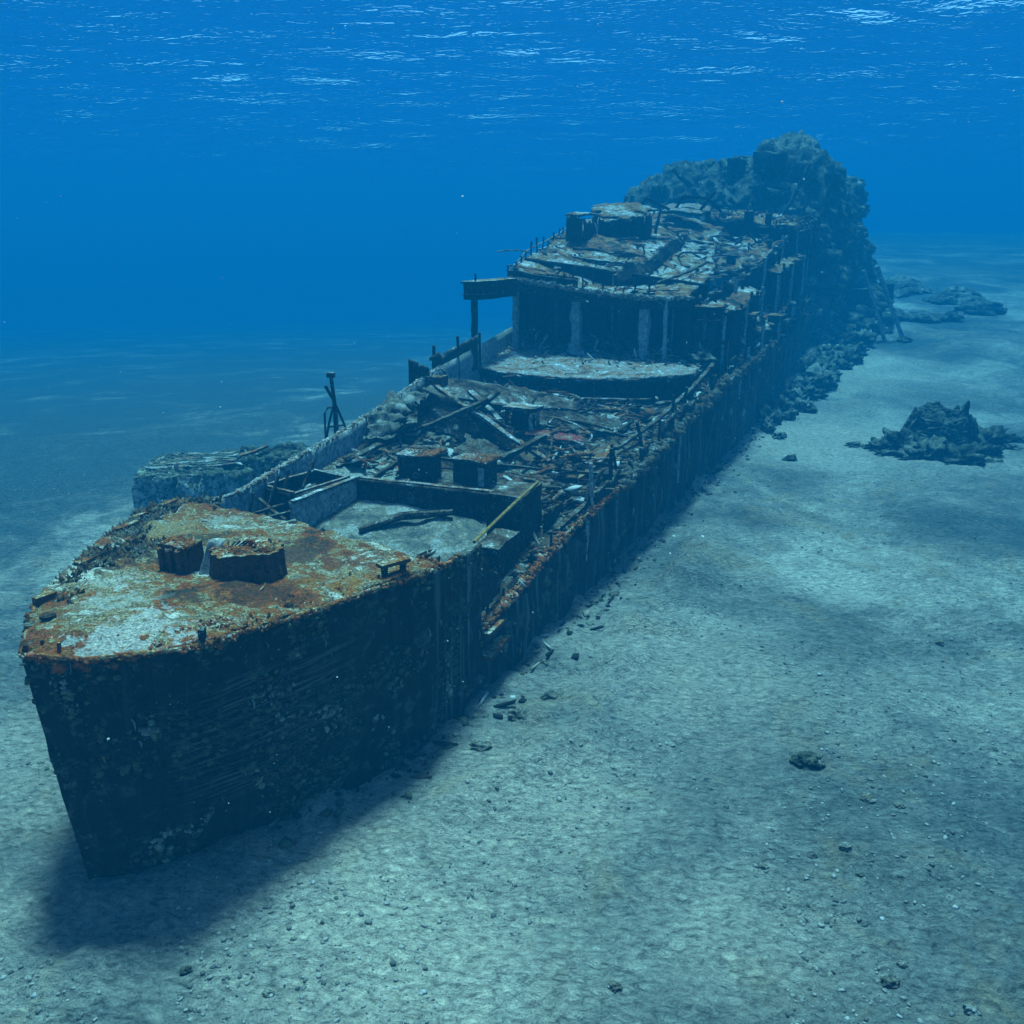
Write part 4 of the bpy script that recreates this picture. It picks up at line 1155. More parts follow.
# ------------------------------------------------------------------ growth on the wreck
growth('coral_growth', [foredeck], 20000, 0.02, 0.13, M['growth'], ship, 5, 0.5, 0.8, clump=0.30)
growth('coral_tufts', [foredeck], 5200, 0.03, 0.17, M['growth'], ship, 15, 0.5, 0.95, clump=0.42)
def tufts(name, P, h0, h1, mat, parent, seed, blades=5):
    """Short bushy weed and hydroid tufts."""
    r = np.random.default_rng(seed)
    P = np.repeat(P, blades, 0); N = len(P)
    H = h0 + (h1 - h0) * r.random(N) ** 2.0
    a = r.random(N) * 6.283; lean = 0.25 + 0.9 * r.random(N)
    d = np.stack([np.cos(a) * lean, np.sin(a) * lean, np.ones(N)], -1); d /= np.linalg.norm(d, axis=1, keepdims=True)
    b = a + 1.57; w = H * (0.16 + 0.2 * r.random(N))
    s_ = np.stack([np.cos(b), np.sin(b), 0 * b], -1) * w[:, None]
    base = P + (r.random((N, 3)) - 0.5) * [0.06, 0.06, 0.0] - [0, 0, 0.01]
    mid = base + d * (H * 0.55)[:, None]; tip = base + d * H[:, None] + (r.random((N, 3)) - 0.5) * (H * 0.5)[:, None]
    up = np.stack([-np.cos(a), -np.sin(a), 0.4 * np.ones(N)], -1) * (w * 0.5)[:, None]
    V = np.stack([base - s_ * 0.5, base + s_ * 0.5, mid + s_, mid - s_, tip, mid + up], 1)
    F = np.array([(0, 1, 5), (1, 2, 5), (3, 0, 5), (2, 4, 5), (4, 3, 5), (0, 3, 1), (1, 3, 2), (2, 3, 4)])
    F = F[None] + (np.arange(N) * 6)[:, None, None]
    o = link_mesh(name, V.reshape(-1, 3), F.reshape(-1, 3), mat, parent)
    o['kind'] = 'stuff'
Pt = sample_up(foredeck, 9000, 0.5, 91)
tufts('weed_tufts', Pt[fbm(Pt, 1.0, 3) > -0.02], 0.03, 0.20, M['growth'], ship, 92)
def edge_growth(name, pts, count, s0, s1, mat, seed, spread=0.12):
    r = np.random.default_rng(seed)
    q = bez(pts, 400)
    P = q[r.integers(0, 400, count)] + (r.random((count, 3)) - 0.5) * [spread, spread, spread * 0.6]
    V, F = lumps(P, s0 + (s1 - s0) * r.random(count) ** 2.5, 0.8, 0, seed=seed)
    link_mesh(name, V, F, mat, ship)['kind'] = 'stuff'
edge_growth('edge_growth', [W(*p) for p, b in PT[:-1]], 1500, 0.012, 0.075, M['growth'], 61)
edge_growth('edge_growth', [W(*p) for p, b in ST[:9]], 1100, 0.015, 0.09, M['growth'], 62)
for pts_, n_t, sd_, h_, m_t in (([W(p[0] + .1, p[1] + .5, p[2]) for p, b in ST[3:9]], 1100, 93, 0.30, 'growthdull'), ([W(p[0], p[1] - .45, p[2]) for p, b in PT[3:8]], 700, 94, 0.20, 'growth'),
                                ([W(4.0, -1.6, 5.85), W(4.3, -2.6, 5.85), W(5.6, -2.2, 5.8), W(6.2, -0.6, 5.75)], 700, 95, 0.22, 'growthdull')):
    r_ = np.random.default_rng(sd_); q_ = bez(pts_, 400)
    tufts('weed_tufts', q_[r_.integers(0, 400, n_t)] + (r_.random((n_t, 3)) - 0.5) * [1.0, 1.0, 0.06], 0.05, h_, M[m_t], ship, sd_)
Pt = in_uv(sample_up(maindeck, 9000, 0.5, 96), 18, 45)
tufts('weed_tufts', Pt[fbm(Pt, 0.7, 3) > 0.0], 0.05, 0.28, M['growthdull'], ship, 97, 4)
Pt = sample_up(roof, 3000, 0.4, 98)
tufts('weed_tufts', Pt[fbm(Pt, 0.5, 3) > 0.0], 0.08, 0.5, M['growthreef'], ship, 99, 4)
edge_growth('edge_growth', [W(*p) for p, b in ST[9:15]], 1200, 0.02, 0.12, M['growthpale'], 63)
edge_growth('edge_growth', [W(*p) for p, b in PM[:4]], 1300, 0.02, 0.13, M['growth'], 64, 0.3)
edge_growth('edge_growth', [W(*p) for p, b in PM[3:9]], 1800, 0.03, 0.30, M['growthdull'], 65, 0.6)
edge_growth('edge_growth', list(e_pts), 900, 0.03, 0.2, M['growthpale'], 66, 0.3)
growth('coral_growth', [maindeck], 9000, 0.03, 0.26, M['growthdull'], ship, 6, 0.5, 0.55, clump=0.38)
growth('coral_growth', [platform], 2600, 0.04, 0.30, M['growthpale'], ship, 7, 0.5, 0.5)
growth('coral_growth', [roof, afterdeck, beamdeck], 9000, 0.06, 0.60, M['growthdull'], ship, 8, 0.4, 0.45, clump=0.42)
growth('coral_growth', [drum, wbox], 500, 0.02, 0.09, M['growth'], ship, 9, 0.3, 0.6)
PORT_N = VA
growth('hull_growth', [hull_fore], 9000, 0.012, 0.10, M['growthreef'], ship, 10, 0.2, 0.8, facing=PORT_N, clump=0.4)
growth('hull_growth', [hull_mid], 9000, 0.02, 0.24, M['growthreef'], ship, 11, 0.5, 1.3, facing=PORT_N, clump=0.42)


def clutter(name, P, lo, hi, mat, parent, seed, rods=0.4, flat=0.5):
    """Broken scraps of plate and rod strewn at P: nobody could count them, one mesh."""
    r = np.random.default_rng(seed)
    N = len(P)
    L = lo + (hi - lo) * r.random(N) ** 2.0
    rod = r.random(N) < rods
    dims = np.stack([L * np.where(rod, 1.6, 0.7), np.where(rod, 0.03 + 0.05 * L, L * (0.25 + 0.5 * r.random(N))), 0.012 + 0.03 * r.random(N) + np.where(rod, 0.04 * L, 0)], -1)
    c = np.array([(x, y, z) for x in (-1, 1) for y in (-1, 1) for z in (-1, 1)], float)
    V = c[None] * dims[:, None, :] * (1 + (r.random((N, 8, 3)) - 0.5) * 0.8)
    pitch = (r.random(N) - 0.5) * 2 * flat * np.where(r.random(N) < 0.15, 2.5, 1); roll = (r.random(N) - 0.5) * 2 * flat; yaw = r.random(N) * 6.283
    yaw = np.where(r.random(N) < 0.35, 1.18 + (r.random(N) - .5) * 0.3, yaw)
    cp, sp, cr, sr, cy, sy = np.cos(pitch), np.sin(pitch), np.cos(roll), np.sin(roll), np.cos(yaw), np.sin(yaw)
    x, y, z = V[..., 0], V[..., 1], V[..., 2]
    y, z = y * cr[:, None] - z * sr[:, None], y * sr[:, None] + z * cr[:, None]
    x, z = x * cp[:, None] + z * sp[:, None], -x * sp[:, None] + z * cp[:, None]
    x, y = x * cy[:, None] - y * sy[:, None], x * sy[:, None] + y * cy[:, None]
    V = np.stack([x, y, z], -1) + P[:, None, :]
    V[..., 2] += (np.abs(np.sin(pitch)) * dims[:, 0] * 0.8 + 0.02)[:, None]
    F = np.array([(0, 1, 3, 2), (4, 6, 7, 5), (0, 4, 5, 1), (2, 3, 7, 6), (0, 2, 6, 4), (1, 5, 7, 3)])
    F = F[None] + (np.arange(N) * 8)[:, None, None]
    o = link_mesh(name, V.reshape(-1, 3), F.reshape(-1, 4), mat, parent)
    o['kind'] = 'stuff'
    return o




def bent_rods(name, P, mat, parent, seed, lo=0.7, hi=2.6, r0=0.03, r1=0.075):
    r = np.random.default_rng(seed); mb = MB()
    for p in P:
        L = r.uniform(lo, hi); a = r.uniform(0, 6.28); bend = r.normal(0, 0.9); tilt = r.uniform(-0.1, 0.45); n = 9
        pts = [p + [0, 0, 0.05]]
        for i in range(n):
            a += bend / n; tl = tilt * (1 - 1.6 * i / n)
            pts.append(pts[-1] + np.array([math.cos(a) * math.cos(tl), math.sin(a) * math.cos(tl), math.sin(tl)]) * L / n)
        mb.tube(pts, r.uniform(r0, r1), 6, 0.05)
    o = mb.build(name, mat, parent); o['kind'] = 'stuff'


Pd = sample_up(maindeck, 26000, 0.5, 51)
heap = in_uv(Pd, 18.5, 35)
heap = heap[(fbm(heap, 0.35, 3) > -0.15)]
heap = heap + np.array([0, 0, 1.0]) * (np.clip(fbm(heap, 0.4, 3) + 0.15, 0, 1) * rng.random(len(heap)) * 1.3)[:, None]
clutter('wreck_scraps', heap[:2300], 0.04, 0.48, M['scrap'], ship, 52, 0.4, 0.3)
bent_rods('twisted_rods', heap[:55], M['steelpale'], ship, 81)
bent_rods('twisted_rods', heap[60:150], M['rust'], ship, 82)
growth('coral_growth', [maindeck], 9000, 0.04, 0.34, M['growth'], ship, 83, 0.5, 0.6, clump=0.5)
edge = Pd[(np.abs((Pd - S0) @ VA - np.interp((Pd - S0) @ UA, [a for a, b in HP], [b for a, b in HP])) < 1.1)]
edge = in_uv(edge, 11, 75)
clutter('wreck_scraps', edge[:1500], 0.04, 0.45, M['scrap'], ship, 53, 0.45, 0.45)
well = in_uv(Pd, 9, 18.5, -5.5, -2.8)
clutter('wreck_scraps', well[:160], 0.05, 0.35, M['scrap'], ship, 54, 0.5, 0.3)
well = in_uv(Pd, 10, 20, 2.7, 5.2)
clutter('wreck_scraps', well[:420], 0.04, 0.32, M['scrap'], ship, 59, 0.45, 0.35)
clutter('wreck_scraps', sample_up(platform, 2600, 0.5, 55), 0.08, 0.9, M['scrappale'], ship, 55, 0.35, 0.35)
Pr = sample_up(roof, 2400, 0.4, 56)
clutter('wreck_scraps', Pr[fbm(Pr, 0.3, 3) > -0.1], 0.10, 0.85, M['scrappale'], ship, 56, 0.4, 0.2)
bent_rods('twisted_rods', Pr[:45], M['steelpale'], ship, 84, 1.0, 4.0, 0.04, 0.1)
bent_rods('twisted_rods', Pr[50:90], M['steel'], ship, 85, 1.0, 4.0, 0.06, 0.13)
bent_rods('twisted_rods', sample_up(platform, 26, 0.5, 86), M['rust'], ship, 86)
Pr = np.concatenate([sample_up(afterdeck, 260, 0.4, 57), sample_up(beamdeck, 200, 0.4, 58)])
clutter('wreck_scraps', Pr, 0.1, 0.8, M['scrappale'], ship, 57, 0.4, 0.3)
clutter('wreck_scraps', sample_up(foredeck, 260, 0.5, 60), 0.03, 0.22, M['scrap'], ship, 60, 0.5, 0.25)


def rusticles(name, src, count, seed, lmin, lmax, r0, parent, facing, zmin=0.5):
    P = np.concatenate([sample_up(o, count, zmin, seed + i, facing) for i, o in enumerate(src)])
    P = P[fbm(P * [1, 1, 0.15], 1.1, 3) > -0.08]
    r = np.random.default_rng(seed)
    N = len(P); k = 5
    L = lmin + (lmax - lmin) * r.random(N) ** 2.2
    rad = r0 * (0.5 + r.random(N))
    f = np.asarray(facing)
    V = np.zeros((N, k * 3 + 1, 3))
    for i, (h, w, o) in enumerate(((0.0, 0.7, 0.0), (0.25, 1.0, 0.05), (0.7, 0.65, 0.05))):
        for j in range(k):
            a = 2 * math.pi * j / k
            V[:, i * k + j, 0] = P[:, 0] + np.cos(a) * rad * w + f[0] * o
            V[:, i * k + j, 1] = P[:, 1] + np.sin(a) * rad * w + f[1] * o
            V[:, i * k + j, 2] = P[:, 2] - h * L
    V[:, -1] = P + f[None] * 0.03; V[:, -1, 2] -= L
    V += vn3(V.reshape(-1, 3), 3.0, 2).reshape(V.shape) * 0.04
    F = []
    for i in range(2):
        for j in range(k):
            F += [(i * k + j, (i + 1) * k + j, (i + 1) * k + (j + 1) % k), (i * k + j, (i + 1) * k + (j + 1) % k, i * k + (j + 1) % k)]
    for j in range(k): F.append((2 * k + j, 3 * k, 2 * k + (j + 1) % k))
    F = np.array(F)
    F = F[None] + (np.arange(N) * (3 * k + 1))[:, None, None]
    o = link_mesh(name, V.reshape(-1, 3), F.reshape(-1, 3), M['rusticle'], parent)
    o['kind'] = 'stuff'


rusticles('rusticles', [hull_mid], 1500, 21, 0.2, 1.7, 0.045, ship, VA)
rusticles('rusticles', [hull_fore], 120, 22, 0.1, 0.45, 0.02, ship, VA, 0.3)
# torn bulwark left standing in pieces along the port edge, and uprights
for k in range(15):
    u0 = 21.5 + k * 3.7 + random.uniform(-1, 1); u1 = u0 + random.uniform(1.2, 3.4)
    z0, z1 = np.interp([u0, u1], PU, PZ)
    wall_between('torn_bulwark', (u0, hp(u0) - 0.05), (u1, hp(u1) - 0.05 + random.uniform(-.2, .1)), z0 - 0.1, z1 - 0.1, z0 + random.uniform(0.5, 1.3), z1 + random.uniform(0.4, 1.1), M['steel'], ship, n=20, m=10, amp=0.14, ragged=0.22, edges='abc')
for k in range(38):
    u = 20 + k * 1.75 + random.uniform(-1, 1); z = np.interp(u, PU, PZ); hgt_ = random.uniform(0.4, 2.0) ** 1.2
    mb = MB(); mb.beam(W(u, hp(u) - 0.1, z - 0.3), W(u + random.uniform(-.3, .3), hp(u) + random.uniform(-.5, .15), z + hgt_), random.uniform(0.1, 0.26), 0.14, 7, 0.09)
    mb.build('bulwark_stay', M['steel'] if k % 6 else M['bluegrey'], ship)
# side deck below the port gallery: buried under collapsed scraps and growth
Pq = in_uv(sample_up(maindeck, 9000, 0.5, 71), 45, 92, 3.5)
Pq = Pq + np.array([0, 0, 1.0]) * (rng.random(len(Pq)) * np.clip(1.2 + 2.2 * fbm(Pq, 0.25, 3), 0.1, 3.0))[:, None]
clutter('wreck_scraps', Pq[:1300], 0.1, 1.1, M['scrap'], ship, 72, 0.5, 0.7)
V_, F_ = lumps(Pq[1300:2600], 0.12 + 0.6 * rng.random(len(Pq[1300:2600])) ** 2.5, 0.8, 1, seed=73)
link_mesh('coral_growth', V_, F_, M['growthreef'], ship)['kind'] = 'stuff'
# flakes of plating fallen off along the foot of the hull
us_ = rng.random(420) * 62 + 2; vs_ = np.array([hp(u) for u in us_]) + 0.1 + np.abs(rng.normal(0, 0.8, 420))
Pf = WA(np.stack([us_, vs_, 0 * us_], -1)); Pf[:, 2] = seabed_h(Pf[:, 0], Pf[:, 1]) - 0.01
clutter('fallen_flakes', Pf, 0.02, 0.22, M['scrap'], ship, 74, 0.25, 0.25)
V_, F_ = lumps(Pf[::2] + [0.05, 0.02, 0], 0.02 + 0.16 * rng.random(len(Pf[::2])) ** 3, 0.7, 0, seed=75)
link_mesh('fallen_growth', V_, F_, M['growthreef'], ship)['kind'] = 'stuff'

# ================================================================== LOOSE WRECKAGE LYING ON THE WRECK
def loose(name, mb_or_none, mat, label, cat, group=None, loc=None):
    V = np.concatenate(mb_or_none.V)
    c = V.mean(0) if loc is None else np.asarray(loc)
    c = np.array([c[0], c[1], V[:, 2].min()]) if loc is None else c
    o = mb_or_none.build(name, mat, None, loc=c)
    return tag(o, label, cat, group)


def loose_sheet(name, G, mat, label, cat, group=None, **kw):
    c = G.reshape(-1, 3).mean(0)
    o = sheet(name, G, mat, None, loc=c, **kw)
    return tag(o, label, cat, group)


def quad(a, b, c, d, n, m):
    return patch([np.array([a, b]), np.array([d, c])], n, m, False)


def steel_box(u, v, z, rot, sx, sy, sz, label, stripe):
    t = thing('steel_box', W(u, v, z), label, 'steel box', 'steel boxes behind the hatch')
    ex = VA * math.cos(rot) + UA * math.sin(rot); ey = UA * math.cos(rot) - VA * math.sin(rot)
    mb = MB(); mb.nbox(W(u, v, z + sz / 2 - 0.08), ex * sx / 2, ey * sy / 2, np.array([0, 0, sz / 2]), 7, 0.05)
    mb.build('body', M['steel'], t)
    mb = MB(); mb.nbox(W(u, v, z + sz - 0.04), ex * sx * 0.53, ey * sy * 0.55, np.array([0, 0, 0.05]), 9, 0.07)
    lid_ = mb.build('lid', M['steelpale'], t)
    growth('coral_growth', [lid_], 260, 0.02, 0.12, M['growth'], t, int(rot * 100) + 90, 0.4, 0.7)
    if stripe:
        mb = MB(); mb.nbox(W(u, v, z + sz * 0.42) + ex * sx * 0.40 - ey * (sy / 2 + 0.01), ex * 0.13, ey * 0.04, np.array([0, 0, sz * 0.36]), 7, 0.05)
        mb.build('corner_strap', M['bluegrey'], t)
    else:
        mb = MB(); mb.tube([W(u, v, z + 0.2) - ey * (sy / 2 + 0.02) + ex * (0.12 * math.cos(a)) + np.array([0, 0, 0.1 * math.sin(a)]) for a in np.linspace(0, 6.2, 12)], 0.035, 6, 0.01)
        mb.build('ring_bolt', M['yellow'], t)

steel_box(19.3, -1.8, 4.3, 0.12, 1.5, 1.0, 1.02, 'dark steel box with orange-flecked lid and yellow ring on its face, behind the hatch', False)
steel_box(20.0, 0.35, 4.08, -0.12, 1.5, 1.0, 1.05, 'dark steel box with a pale blue-grey stripe down its corner, behind the hatch', True)

mb = MB(); mb.tube([W(10.3, 4.75, 5.32), W(12, 4.62, 5.35), W(14.2, 4.4, 5.32), W(17.4, 4.05, 5.22)], 0.05, 8, 0.03)
loose('fallen_pipe', mb, M['yellow'], 'long yellow crusted pipe lying from the broken bulwark to the trunk beside the hatch', 'pipe')
mb = MB(); mb.tube(bez([D(13.6, -1.2, 0.2), D(14.4, -0.6, 0.32), D(15.0, -0.3, 0.36), D(15.2, 0.2, 0.42), D(15.7, 0.5, 0.3), D(16.2, 1.15, 0.36)], 40), [0.17 - 0.05 * abs(2 * i / 39 - 1) for i in range(40)], 8, 0.05)
loose('fallen_hose', mb, M['steel'], 'thick dark bent hose lying on the pale silt inside the hatch', 'hose')
mb = MB(); mb.beam(D(20.0, -3.6, 0.35), D(22.6, 3.0, 0.30), 0.13, 0.10, 16, 0.04)
loose('fallen_pole', mb, M['steel'], 'thin straight dark pole lying across the deck just behind the two steel boxes', 'pole')
mb = MB(); mb.beam(D(22.6, 3.0, 0.32), D(24.0, 5.6, 0.25), 0.16, 0.13, 10, 0.05)
loose('fallen_pole', mb, M['steel'], 'short dark pole lying on the rusty deck beside the port edge', 'pole')

# collapsed heap ahead of the bridge
G = quad(D(25.2, -5.0, 1.9), D(24.6, 0.4, 1.15), D(24.0, 0.6, -0.1), D(24.3, -4.8, -0.1), 22, 40)
loose_sheet('collapsed_plate', G, M['steel'], 'large dark steel plate standing nearly upright behind the left steel box', 'steel plate', 'collapsed plates ahead of the bridge', th=0.12, amp=0.3, ns=0.7, ragged=0.14)
G = patch([WA(np.array([(25.6, -5.9, 6.25), (27.6, -3.6, 5.75), (29.6, -1.4, 5.35), (31.0, 1.0, 4.95)])), WA(np.array([(29.5, -5.9, 6.55), (31.0, -3.6, 6.05), (32.4, -1.4, 5.6), (33.0, 1.0, 5.15)]))], 20, 44)
loose_sheet('collapsed_plate', G, M['steel'], 'broad dark fallen awning plate sagging in front of the curved bridge platform', 'steel plate', 'collapsed plates ahead of the bridge', th=0.12, amp=0.25, ns=0.5, ragged=0.12)
G = patch([[D(20.6, -5.5, 0.1), D(21.6, -4.2, 0.2)], [D(22.3, -5.6, 1.35), D(23.2, -4.1, 1.2)], [D(24.6, -5.5, 1.1), D(25.0, -4.0, 1.7)]], 40, 24)
Gw = G.copy(); tt = np.linspace(0, 1, 40)[:, None]
Gw[..., 2] += 0.15 * np.sin(tt * 46 + 5 * fbm(Gw, 0.7, 3)) + 0.25 * fbm(Gw, 0.8, 3)
loose_sheet('crumpled_plate', Gw, M['silt'], 'pale crumpled plate in folds piled against the starboard rail', 'steel plate', 'collapsed plates ahead of the bridge', th=0.1, amp=0.45, ns=1.3, ragged=0.15)
G = quad(D(25.6, 0.3, 0.35), D(26.4, 3.0, 0.3), D(27.2, 2.7, 0.35), D(26.6, 0.2, 0.45), 12, 24)
loose_sheet('red_plate', G, M['red'], 'narrow dark red plate lying on the deck right of the table-like frame', 'steel plate', 'collapsed plates ahead of the bridge', th=0.1, amp=0.12, ns=1.4, ragged=0.1)
G = quad(D(23.6, -1.9, 0.9), D(23.0, 1.5, 0.5), D(21.3, 0.9, 0.1), D(21.6, -1.5, 0.2), 20, 24)
loose_sheet('collapsed_plate', G, M['steel'], 'dark buckled plate lying low between the right steel box and the diagonal pale beam', 'steel plate', 'collapsed plates ahead of the bridge', th=0.1, amp=0.25, ns=0.9, ragged=0.2)
G = quad(D(28.6, -0.6, 0.9), D(30.6, 3.6, 0.7), D(29.2, 3.9, 0.2), D(27.4, 0.0, 0.25), 16, 30)
loose_sheet('collapsed_plate', G, M['main'], 'brown buckled plate lying flat in front of the curved platform wall', 'steel plate', 'collapsed plates ahead of the bridge', th=0.1, amp=0.3, ns=0.8, ragged=0.2)

BEAMS = [
    ('pale zigzag beam slanting down across the dark upright plate', 'steelpale', [(25.6, -4.2, 1.75), (25.0, -2.6, 1.35), (24.6, -1.4, 1.2), (24.0, 0.2, 0.75), (23.3, 2.4, 0.35)], 0.24),
    ('short pale beam leaning under the edge of the fallen awning plate', 'steelpale', [(27.6, -3.4, 1.3), (26.9, -2.2, 0.9), (26.2, -1.2, 0.6)], 0.28),
    ('dark girder leaning on the upright plate above the left steel box', 'steel', [(23.0, -3.6, 0.6), (25.3, -1.4, 1.8)], 0.3),
    ('dark beam pointing up from the heap beside the left of the table-like frame', 'steel', [(25.0, -2.6, 0.6), (27.0, -1.6, 1.7)], 0.26),
    ('thin pale pipe stretched along the foot of the curved bridge platform', 'steelpale', [(29.5, -5.0, 1.0), (31.6, -2.0, 0.85), (33.4, 0.6, 0.5), (34.6, 4.0, 0.6)], 0.10),
    ('thin dark pipe lying behind the table-like frame', 'steel', [(28.4, -0.4, 0.5), (28.8, 1.6, 0.5), (29.0, 3.6, 0.4)], 0.14),
    ('pale bent pipe curled on the deck right of the table-like frame', 'steelpale', [(27.4, 0.8, 0.55), (27.9, 1.0, 0.75), (27.7, 2.0, 0.7), (27.3, 3.0, 0.5), (26.8, 3.0, 0.3)], 0.10),
    ('long dark spar with a pale upper edge running beside the port rail up to the bridge', 'steel', [(26.6, 4.4, 0.35), (31.0, 5.2, 0.6), (36.5, 5.9, 1.1), (40.5, 6.2, 1.6)], 0.22),
    ('rusty beam lying fore and aft on the brown deck near the port edge', 'rust', [(22.4, 3.9, 0.2), (25.0, 4.2, 0.25), (27.2, 4.0, 0.2)], 0.18),
    ('rusty beam lying crosswise on the brown deck near the port edge', 'rust', [(24.6, 2.6, 0.2), (25.6, 4.9, 0.25)], 0.16),
    ('dark broken girder end sticking out of the heap behind the right steel box', 'steel', [(22.2, 0.6, 0.4), (24.4, 1.7, 1.0)], 0.32),
    ('dark girder half buried beside the starboard rail ahead of the crumpled plate', 'steel', [(18.4, -4.9, 0.1), (20.6, -4.4, 0.35)], 0.26),
]
for lab, mt, pts, w in BEAMS:
    mb = MB()
    P = [D(*p) for p in pts]
    if w < 0.15:
        mb.tube(bez(P, 30), w / 2, 7, 0.04)
    else:
        for a, b in zip(P[:-1], P[1:]): mb.beam(a, b, w, w * 0.6, 8, 0.07)
    nm = 'fallen_pipe' if w < 0.15 else 'fallen_beam'
    loose(nm, mb, M[mt], lab, 'pipe' if w < 0.15 else 'beam', 'fallen beams and pipes ahead of the bridge')

t = thing('ventilator_frame', D(26.6, -0.2), 'open table-like dark frame with a pale top standing amid the wreckage', 'frame')
for (du, dv) in ((-0.45, -0.6), (-0.45, 0.6), (0.45, -0.6), (0.45, 0.6)):
    mb = MB(); mb.beam(D(26.6 + du, -0.2 + dv, -0.1), D(26.6 + du, -0.2 + dv, 1.25), 0.22, 0.18, 6, 0.06); mb.build('leg', M['steel'] if dv < 0 else M['bluegrey'], t)
mb = MB(); mb.nbox(D(26.6, -0.2, 1.32), UA * 0.62, VA * 0.82, np.array([0, 0, 0.09]), 8, 0.08); mb.build('top_plate', M['steelpale'], t)
mb = MB(); mb.nbox(D(26.75, -0.2, 0.5), UA * 0.3, VA * 0.5, np.array([0, 0, 0.42]), 5, 0.1); mb.build('inner_casing', M['steel'], t)

# on the bridge roof: one plate fallen diagonally, standing on its edge
G = quad(W(44.0, -1.1, 11.3), W(57.5, 0.2, 13.4), W(57.5, 0.6, 11.7), W(44.2, -0.6, 10.2), 12, 60)
G[..., 2] += 0.25 * np.sin(np.linspace(0, 9, 60))[None]
loose_sheet('fallen_bulkhead', G, M['steel'], 'long dark plate standing on edge diagonally across the bridge roof', 'steel plate', th=0.14, amp=0.25, ns=0.6, ragged=0.12)
for lab, mt, pts, w in (('pale flat plank lying on the bridge roof left of the diagonal plate', 'steelpale', [(48.0, -5.0, 12.1), (49.0, -2.5, 11.75)], 0.5),
                        ('rusty flat plank lying on the bridge roof close to the diagonal plate', 'rust', [(50.5, -3.6, 12.4), (52.0, -1.0, 12.1)], 0.45),
                        ('dark pipe lying along the right edge of the bridge roof', 'steel', [(45.0, 1.6, 10.7), (50.0, 2.6, 11.2), (55.0, 2.9, 11.7)], 0.16)):
    mb = MB()
    P = [W(*p) for p in pts]
    for a, b in zip(P[:-1], P[1:]): mb.beam(a, b, w, 0.12, 8, 0.07)
    loose('fallen_beam', mb, M[mt], lab, 'beam', 'fallen beams on the bridge roof')

# rubble heaped on the bridge platform against the inner wall
for k, (u, v, z, s, lab) in enumerate(((44.6, -7.2, 6.6, 1.3, 'grey rubble lump at the starboard end of the bridge platform'), (44.6, -5.2, 6.6, 0.8, 'low grey rubble lump under the bridge roof between two thin columns'),
                                       (43.2, 0.5, 6.2, 0.7, 'small pale rubble lump left of the pale column'), (43.4, 2.5, 6.2, 0.8, 'small pale rubble lump right of the pale column'), (43.6, 5.0, 6.1, 1.0, 'dark rubble lump at the port end of the bridge platform'))):
    V, F = rock_mesh(40 + k, s, s * 0.9, s * 0.7, 3, 0.6, 2.2)
    c = W(u, v, z)
    o = link_mesh('rubble_lump', V + c, F, M['silt' if k in (2, 3) else 'reefdark'], None, c)
    tag(o, lab, 'rubble', 'rubble lumps on the bridge platform')

# ------------------------------------------------------------------ broken tripod mast beyond the starboard rail
b = W(20.9, -6.8, 0) ; b[2] = 5.0
t = thing('tripod_mast', b, 'broken dark tripod mast with a lamp stump on top standing at the far rail', 'mast')
mb = MB(); mb.tube([b + [0, 0, 0], b + [0.02, 0, 1.4], b + [-0.06, 0, 2.5], b + [-0.08, 0, 2.85]], [0.12, 0.10, 0.08, 0.07], 8, 0.03); mb.build('pole', M['steel'], t)
for dx, dy in ((-0.5, 0.1), (0.55, 0.15), (0.15, -0.5)):
    mb = MB(); mb.tube([b + [dx, dy, -0.1], b + [dx * 0.6, dy * 0.6, 0.8], b + [0, 0, 1.75]], 0.055, 6, 0.03); mb.build('leg', M['steel'], t)
mb = MB(); mb.tube([b + [-0.5, 0.1, -0.2], b + [-0.48, 0.1, 1.2], b + [-0.3, 0.05, 1.5], b + [0, 0, 1.5]], 0.05, 6, 0.02); mb.build('bracket', M['steel'], t)
mb = MB(); mb.tube([b + [-0.4, 0.1, 0.6], b + [0.35, 0.1, 0.7]], 0.045, 6, 0.02); mb.build('brace', M['steel'], t)
mb = MB(); mb.tube([b + [-0.06, 0, 1.9], b + [-0.34, 0, 2.45]], 0.07, 6, 0.02); mb.build('broken_arm', M['steel'], t)
mb = MB(); mb.nbox(b + [-0.08, 0, 2.93], np.array([0.16, 0, 0]), np.array([0, 0.13, 0]), np.array([0, 0, 0.10]), 3, 0.03); mb.build('lamp_stump', M['steel'], t)

